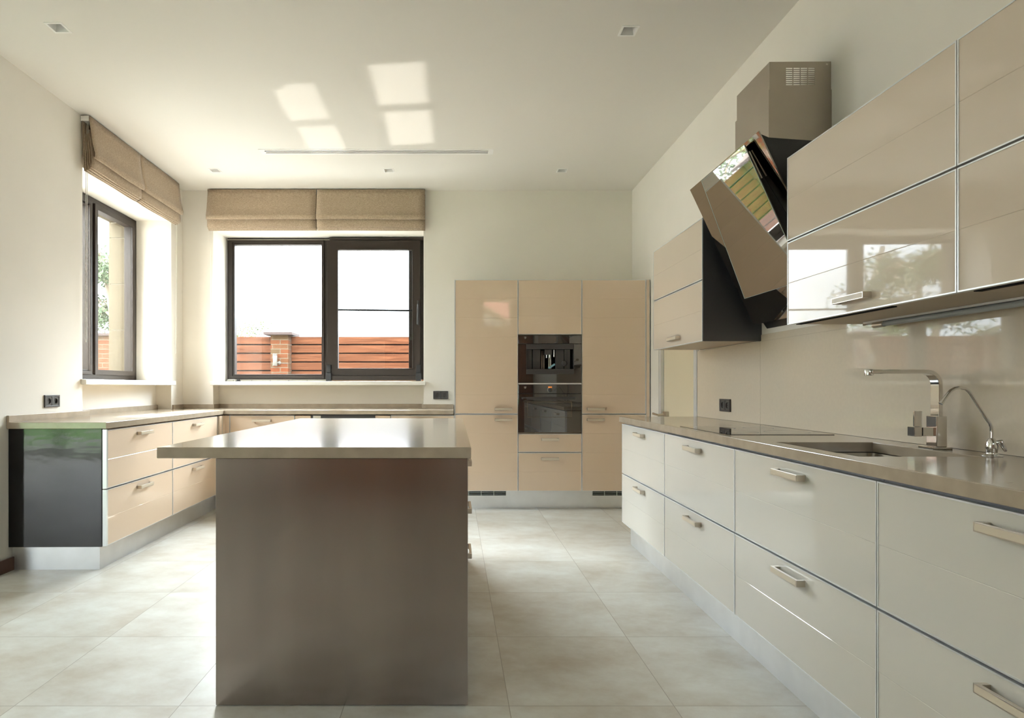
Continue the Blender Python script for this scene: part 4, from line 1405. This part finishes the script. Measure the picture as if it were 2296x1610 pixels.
def tree(name, lab, x, y, h, spread, nl, leaf, seed, mat_l, droop=0.0, trunk=.08, lean=(0, 0), z0=-.25, crown_from=.25):
    rnd = random.Random(seed)
    t_ = thing(name, lab, 'tree', (x, y, z0))
    mb = MB()
    tips = []
    def br(p, d, L, r, lvl):
        pts = [p]
        q = Vector(p)
        dd = Vector(d).normalized()
        for k in range(5):
            dd = (dd + Vector((rnd.uniform(-.18, .18), rnd.uniform(-.18, .18), rnd.uniform(-.08, .12) - droop * .12 * lvl))).normalized()
            q = q + dd * L / 5
            pts.append(tuple(q))
            if lvl > 0: tips.append((Vector(q), lvl))
        mb.tube(pts, r, 6, rs=[r * (1 - .13 * k) for k in range(6)])
        if lvl < 3:
            for k in range(5 if lvl else 9):
                s = rnd.uniform(crown_from if lvl == 0 else .25, 1.0)
                i = min(4, int(s * 5))
                a = rnd.uniform(0, 2 * math.pi)
                out = Vector((math.cos(a), math.sin(a), rnd.uniform(.2, .9) if lvl == 0 else rnd.uniform(-.2, .6)))
                br(pts[i], out + dd * .3, L * (spread if lvl == 0 else .5) * rnd.uniform(.6, 1.0), r * .45, lvl + 1)
    br((x, y, z0), (lean[0], lean[1], 1), h * .8, trunk, 0)
    mb.build('branches', BARK, t_)
    lb = MB()
    for k in range(nl):
        c_, lv = rnd.choice(tips)
        c_ = c_ + Vector((rnd.gauss(0, 1), rnd.gauss(0, 1), rnd.gauss(0, 1) - droop)) * (.07 * h / 3)
        a = rnd.uniform(0, 6.28); b_ = rnd.uniform(-1, 1)
        u_ = Vector((math.cos(a), math.sin(a), -droop + b_ * .5)).normalized() * leaf
        v_ = u_.cross(Vector((rnd.uniform(-1, 1), rnd.uniform(-1, 1), rnd.uniform(-1, 1)))).normalized() * leaf * .42
        lb.add([tuple(c_ - u_), tuple(c_ + v_), tuple(c_ + u_), tuple(c_ - v_)], [(0, 1, 2, 3)])
    lb.build('foliage', mat_l, t_, recalc=False)
tree('garden_tree', 'young light green tree rising behind the board fence', -3.95, 11.0, 4.0, .36, 6000, .022, 3, LEAF, trunk=.03, crown_from=.45)
tree('garden_tree', 'leafy young tree behind the brick wall seen through the left window', -6.35, 11.0, 3.0, .42, 5000, .022, 8, LEAF, trunk=.03, crown_from=.4)
tree('willow_tree', 'tall loose willow mirrored in the glass wall cabinet, farther one', -9.3, 17.0, 7.2, .40, 5200, .075, 12, LEAFW, droop=.8, trunk=.14)
tree('willow_tree', 'tall loose willow mirrored in the glass wall cabinet, nearer one', -6.5, 14.6, 6.0, .42, 4800, .065, 21, LEAFW, droop=.8, trunk=.14)
# house behind, mirrored in the tall cupboard
t_ = thing('neighbour_house', 'white gabled house with red tiled roof mirrored in the tall cupboard', 'house', (3, -18, -.25))
mb = MB(lambda a, b, c: (b, a, c)); mb.prism([(-4.2, -.25), (4.6, -.25), (4.6, 2.9), (.2, 5.6), (-4.2, 2.9)], -24, -17.2)
mb.build('gable_wall', RENDER_W, t_)
mb = MB(); mb.box(4.6, 14, -24, -18.2, -.25, 3.1); mb.build('side_wall', RENDER_W, t_)
mb = MB(lambda a, b, c: (b, a, c))
for s_ in (-1, 1):
    mb.prism([(.2, 5.64), (.2 + s_ * 4.9, 2.63), (.2 + s_ * 4.9, 2.77), (.2, 5.78)], -24.2, -16.8)
mb.build('gable_roof', BARK, t_)
mb = MB(); mb.prism([(-17.6, 2.95), (-24, 8.8), (-24.2, 8.8), (-17.8, 2.9)], -6.0, 14.5)
mb.build('roof', ROOF, t_)
for x0 in (1.0, -1.8):
    mb = MB(); mb.box(x0, x0 + .9, -17.22, -17.15, 2.9, 4.3); mb.build('house_window', BGLASS, t_)

# ------------------------------------------------------------------ added area lights in place of sun glints off the sill and worktop
D_UP = Vector((SUN_D.x, SUN_D.y, -SUN_D.z))
def glint_light(cx_, cy_, lx, ly, z_src, power):
    c_ = Vector((cx_, cy_, ZC))
    o_ = c_ - D_UP * ((ZC - z_src) / D_UP.z)
    l = bpy.data.lights.new('sun_glint', 'AREA')
    l.shape = 'RECTANGLE'
    l.size = lx * .761
    l.size_y = ly * .987
    l.spread = math.radians(1.5)
    l.energy = power
    l.color = (1.0, 0.95, 0.86)
    o = bpy.data.objects.new('sun_glint', l)
    COL.objects.link(o)
    z = -D_UP
    y = Vector((0, 1, 0)); y = (y - y.dot(z) * z).normalized()
    x = y.cross(z)
    m = Matrix((x, y, z)).transposed().to_4x4()
    m.translation = o_
    o.matrix_world = m
GP = .19
glint_light(-.366, 4.045, .35, .54, ZT + .12, 1.0 * GP)
glint_light(-.351, 4.73, .35, .596, ZT + .12, 1.1 * GP)
glint_light(-1.104, 4.30, .30, .53, 1.35, .7 * GP)
glint_light(-1.089, 4.96, .30, .55, 1.35, .7 * GP)

for o in bpy.data.objects:
    if '_b' in o.keys():
        del o['_b']
